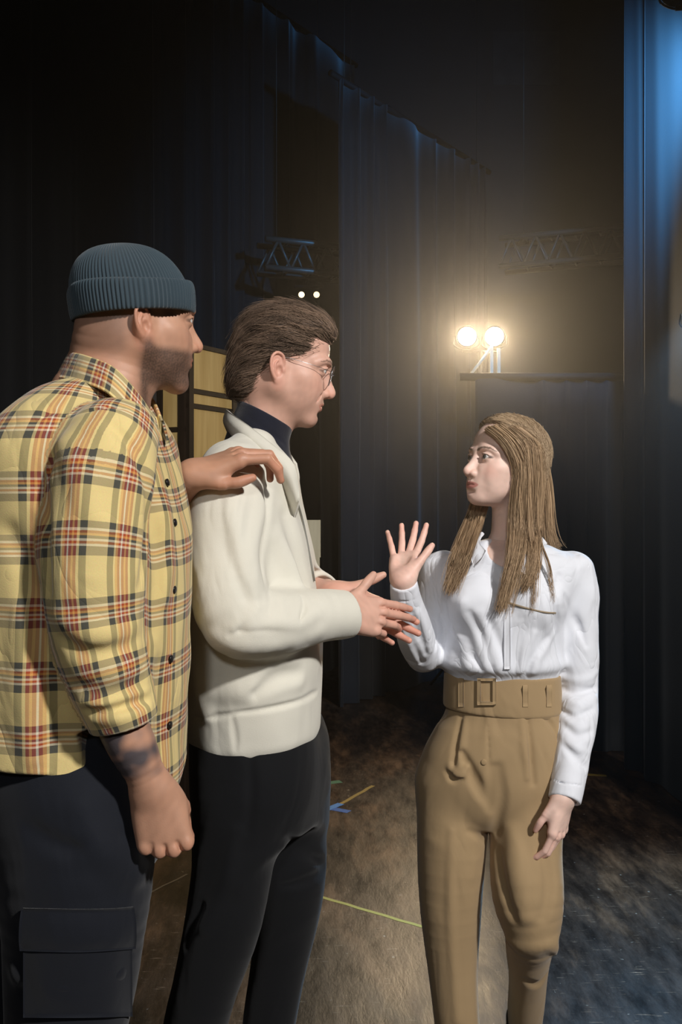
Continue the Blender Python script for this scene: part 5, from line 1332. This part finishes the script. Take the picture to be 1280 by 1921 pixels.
# trousers
M_khaki = cloth_mat('khaki_wool_blend', srgb(160, 135, 100), .8, 900, .05, .15, .2, .5, 6)
T3 = [loft(tp, k=.02, yaw=YW, e=2.3, top=.01), limb(ll, k=.012, n=24), limb(lr, k=.012, n=26)]
CK = Cloth(T3, 2.0, 2.7)
CK.groove([(866, 1345), (858, 1400), (848, 1460)], .008, .012, .1); CK.groove([(988, 1345), (993, 1400), (1002, 1470)], .008, .012, .1)
CK.ridge([(872, 1352), (866, 1405), (860, 1455)], .007, .012, .5); CK.ridge([(980, 1352), (985, 1405), (990, 1460)], .007, .012, .5)
CK.groove([(868, 1412), (885, 1450), (905, 1490), (916, 1510)], .012, .014, .15); CK.groove([(924, 1440), (922, 1480), (919, 1520)], .010, .014, .15)
CK.groove([(800, 1380), (822, 1352), (836, 1340)], .006, .012, .2); CK.groove([(1046, 1385), (1036, 1362), (1020, 1345)], .006, .012, .2)
CK.ridge([(845, 1440), (862, 1455), (875, 1440)], .008, .014, .4); CK.groove([(838, 1448), (850, 1462), (868, 1462)], .006, .01, .2)
CK.groove([(935, 1440), (940, 1500), (930, 1560)], .008, .02, .4); CK.groove([(880, 1560), (900, 1570), (912, 1580)], .006, .012, .3)
CK.groove([(935, 1600), (945, 1650), (965, 1720)], .010, .022, .4); CK.ridge([(960, 1560), (970, 1640), (985, 1720)], .012, .03, .7)
CK.groove([(1020, 1600), (1030, 1660), (1020, 1720)], .010, .025, .4)
CK.ridge([(848, 1560), (846, 1680), (850, 1800), (858, 1915)], .007, .016, .6)                         # pressed crease
CK.ridge([(955, 1765), (980, 1780), (1015, 1776), (1040, 1768)], .010, .030, .7); CK.ridge([(1026, 1772), (1040, 1778), (1046, 1790)], .012, .016, .3)
CK.groove([(985, 1840), (1010, 1850), (1028, 1830)], .007, .014, .3)
CK.groove([(915, 1360), (917, 1420), (920, 1470)], .0025, .005, .3)
trous = garment('khaki_trousers', CK.prims() + [half((0, 0, -1), (0, 0, .04))], .0038, M_khaki, wom, lambda P: .0020 * noise(P, 30, 2, 7))
# wide belt with covered buckle and loops
belt_rows = rows_front([(1256, 837, 1047, .106), (1262, 834, 1050, .109), (1324, 832, 1053, .111), (1332, 834, 1051, .108)], D3)
BL = [loft(belt_rows, k=.01, yaw=YW, e=2.3, top=.006, shear=-.07)]
belt = garment('belt', BL, .0035, M_khaki, wom)
CBt = Cloth(BL, 2.1, 2.5)
def bpatch(x0, x1, y0, y1, th, name, parent, off=.0015):
    r = [CBt.pts([(x0 + (x1 - x0) * q, y) for q in (0, .5, 1)]) for y in np.linspace(y0, y1, 4)]
    r = [q + grad(BL, q) * off for q in r]; return obj(name, make_mesh(name, *patch_geo(r, 8, 6, th), M_khaki), parent)
bk = bpatch(897, 931, 1272, 1277, .006, 'buckle', belt, .004)
for a_ in ((897, 931, 1316, 1322), (897, 903, 1274, 1320), (925, 931, 1274, 1320)): bpatch(*a_, .006, 'buckle_bar', bk, .004)
for x in (866, 986, 1030): bpatch(x - 5, x + 5, 1264, 1326, .002, 'belt_loop', belt, .0008)
button(trous, CK, 908, 1430, M_khaki, .007)
M_boot = plain_mat('black_boot', srgb(22, 20, 20), .4, 30, .2)
shoe('boot', (ll[-1][0], ll[-1][1] + .07, 0), (ll[-1][0] - .02, ll[-1][1] - .17, 0), wom, M_boot)
shoe('boot', (lr[-1][0], lr[-1][1] + .05, .07), (lr[-1][0] - .01, lr[-1][1] - .16, 0), wom, M_boot)
# long straight hair
core3 = head_prims(H3)[:4]
cap = [Prim(lambda P: evaluate(core3, P) - f32(.011), (-.14, -.11, -.13), (.13, .11, .15), 'add', .01), ell((-.03, .056, -.03), (.050, .030, .075), k=.03), ell((-.045, -.050, -.02), (.05, .034, .07), k=.03)]
def region3(Q):
    x, y, z = Q.T; ay = np.abs(y)
    front = np.interp(z, [-.15, -.06, -.01, .03, .06, .085, .10, .12], [.004, .008, .016, .030, .048, .066, .078, .086])
    fr = front - sm(ay, 0, .07) * .012
    return fr - x
CAP = xf(cap, R3, O3, S3)
v0, f0 = hair_base(.0028, CAP, R3, O3, S3, region3, sink=.002)
def fieldw(Q):
    x, y, z = Q.T
    sy = np.where(y > -.006, 1.0, -1.0)
    fr = sm(x, .0, .05)
    return np.stack([-.35 * sm(z, .03, .11) - .15 - .7 * fr, sy * (1.1 * sm(z, .045, .115) + .9 * fr), -.25 - 1.1 * sm(-z, -.11, .03) * (1 - .4 * fr)], 1)
Sc, rc = comb(CAP, R3, O3, S3, region3, 5200, 10, .012, fieldw, .004, 9, .00065, strict=True)
def gpt(p):
    if p[2] is not None: return at(*p)
    q = hit(CAP, p[0], p[1], 2.1, 2.6); return q + grad(CAP, q)[0] * .002
def sheet(guides, n, m, seed, thick, rad):
    """guides: list of polylines (px, py, depth) side by side; strands are spread between them"""
    rs = np.random.RandomState(seed); G = np.stack([catmull([gpt(p) for p in g], m) for g in guides])
    u = rs.uniform(0, len(G) - 1 - 1e-6, n); i = u.astype(int); fr = (u - i)[:, None, None]
    S = G[i] * (1 - fr) + G[i + 1] * fr
    ph = rs.uniform(0, 6.28, (n, 1)); t = np.linspace(0, 1, m)[None]
    clump = np.sin(u * 9.0 + np.sin(u * 23))[:, None]
    sheet.u = u
    S = S + rs.normal(0, 1, (n, 1, 3)) * thick * (.6 + .5 * t[..., None])
    S[:, :, 0] += .0025 * np.sin(t * 7 + ph) * t + .007 * clump * t ** 1.3; S[:, :, 1] += .003 * np.cos(t * 6 + ph) * t
    cut = 1 - .32 * rs.uniform(0, 1, n) ** 1.6                                   # uneven ends
    tt = t * cut[:, None]; idx = tt * (m - 1); i0 = np.minimum(idx.astype(int), m - 2); ff = (idx - i0)[..., None]
    S = np.take_along_axis(S, i0[..., None], 1) * (1 - ff) + np.take_along_axis(S, (i0 + 1)[..., None], 1) * ff
    return S, rad * rs.uniform(.7, 1.3, (n, 1)) * np.linspace(1, .4, m)[None]
M_ = 18
sheets = [
  # hair falling in front on the side of the raised hand
  ([[(890, 925, 2.42), (878, 968, 2.42), (858, 1015, 2.36), (842, 1062, 2.31), (836, 1112, 2.295)], [(905, 930, 2.40), (893, 972, 2.40), (876, 1020, 2.34), (862, 1064, 2.30), (842, 1114, 2.285)], [(918, 938, 2.43), (904, 978, 2.40), (890, 1020, 2.34), (874, 1064, 2.30), (850, 1108, 2.285)]], 800, .005, .0007),
  # long fall over the chest past the ear
  ([[(914, 806, None), (937, 824, None), (955, 850, None), (965, 884, 2.332), (962, 915, 2.335), (957, 965, 2.345), (957, 1030, 2.30), (948, 1085, 2.275), (937, 1150, 2.262)], [(926, 803, None), (954, 826, None), (972, 856, None), (978, 886, 2.322), (976, 915, 2.325), (971, 975, 2.335), (968, 1040, 2.29), (955, 1090, 2.27), (940, 1148, 2.26)], [(942, 801, None), (974, 828, None), (988, 862, None), (990, 890, 2.320), (990, 915, 2.322), (986, 985, 2.332), (980, 1035, 2.295), (964, 1080, 2.275), (946, 1130, 2.265)]], 1100, .005, .0007),
  ([[(955, 805, None), (982, 832, None), (988, 870, 2.328), (988, 910, 2.33), (988, 985, 2.34), (992, 1035, 2.305), (988, 1075, 2.285), (974, 1112, 2.275)], [(965, 804, None), (998, 832, None), (1005, 870, 2.332), (1006, 910, 2.335), (1002, 985, 2.345), (1002, 1035, 2.305), (998, 1075, 2.288), (984, 1105, 2.278)], [(975, 804, None), (1008, 832, None), (1017, 870, 2.348), (1018, 910, 2.35), (1012, 985, 2.36), (1010, 1030, 2.315), (1006, 1062, 2.30), (998, 1092, 2.285)]], 1000, .005, .0007),
  # fall behind the shoulder
  ([[(1006, 850, 2.38), (1018, 920, 2.40), (1020, 985, 2.41), (1024, 1022, 2.43), (1030, 1040, 2.46)], [(1020, 860, 2.42), (1028, 920, 2.43), (1030, 980, 2.44), (1036, 1015, 2.46), (1046, 1030, 2.49)], [(1026, 870, 2.46), (1033, 920, 2.46), (1034, 975, 2.47), (1038, 1008, 2.49), (1046, 1028, 2.52)]], 800, .005, .0007),
  # back of the head down the back
  ([[(930, 900, 2.50), (930, 960, 2.53), (925, 1030, 2.56), (920, 1110, 2.58)], [(970, 880, 2.52), (975, 960, 2.55), (975, 1040, 2.58), (970, 1130, 2.585)], [(1010, 880, 2.50), (1020, 950, 2.53), (1022, 1030, 2.56), (1016, 1110, 2.575)]], 700, .008, .0008),
  # stray locks over the chest pocket
  ([[(985, 900, 2.318), (990, 1000, 2.315), (1000, 1060, 2.285), (998, 1150, 2.268)], [(995, 900, 2.322), (1000, 1000, 2.318), (1010, 1060, 2.29), (1002, 1150, 2.268)]], 70, .0015, .0006),
  ([[(1006, 900, 2.335), (1008, 1000, 2.33), (1028, 1060, 2.30), (1034, 1130, 2.285)], [(1010, 900, 2.335), (1012, 1000, 2.33), (1033, 1065, 2.30), (1036, 1130, 2.285)]], 40, .0015, .0006),
  ([[(972, 900, 2.322), (975, 1000, 2.32), (972, 1070, 2.28), (952, 1160, 2.262)], [(977, 900, 2.322), (980, 1000, 2.32), (978, 1070, 2.28), (955, 1160, 2.262)]], 40, .0015, .0006),
]
geo = [(v0, f0), strands_geo(Sc, rc)]
Q3 = (v0 - O3) @ R3
c0 = np.tile(np.array(srgb(158, 132, 102)), (len(v0), 1)) * (1 + .22 * noise(Q3.astype(f32), 260, 3, scale=(1, 1, .15)))[:, None]
cols = [np.clip(c0, 0, 1), hair_cols(len(Sc), 10, 3, srgb(118, 92, 66), srgb(214, 188, 154), 4, noise(((Sc[:, 5] - O3) @ R3).astype(f32), 300, 6, 12, scale=(1, 1, .2)))]
BODY = CW.base + hp3
for si, (g_, n_, th_, rd_) in enumerate(sheets):
    S_, r_ = sheet(g_, n_, M_, 20 + si, th_, rd_)
    P_ = S_.reshape(-1, 3); e_ = evaluate(BODY, P_); bad = e_ < .004                # keep the strands outside the body
    if bad.any():
        for _ in range(2):
            gg = grad(BODY, P_[bad]); P_[bad] += gg * (.0045 - evaluate(BODY, P_[bad]))[:, None]
    geo.append(strands_geo(P_.reshape(S_.shape), r_)); cols.append(hair_cols(n_, M_, 3, srgb(106, 80, 54), srgb(212, 180, 142), 30 + si, np.sin(sheet.u * 17 + si) * .7 + .5 * np.sin(sheet.u * 41)))
vs, fs = join(geo)
M_hair3 = hair_mat('light_brown_hair', 0, 0)
obj('hair', make_mesh('hair', vs, fs, M_hair3, cols=np.vstack(cols)), wom, label='long straight light brown hair')
eye_objs(wom, R3, O3, S3, (.09, .085, .08), nrm((1, .12, .06)))
print('woman', time.time() - T0)
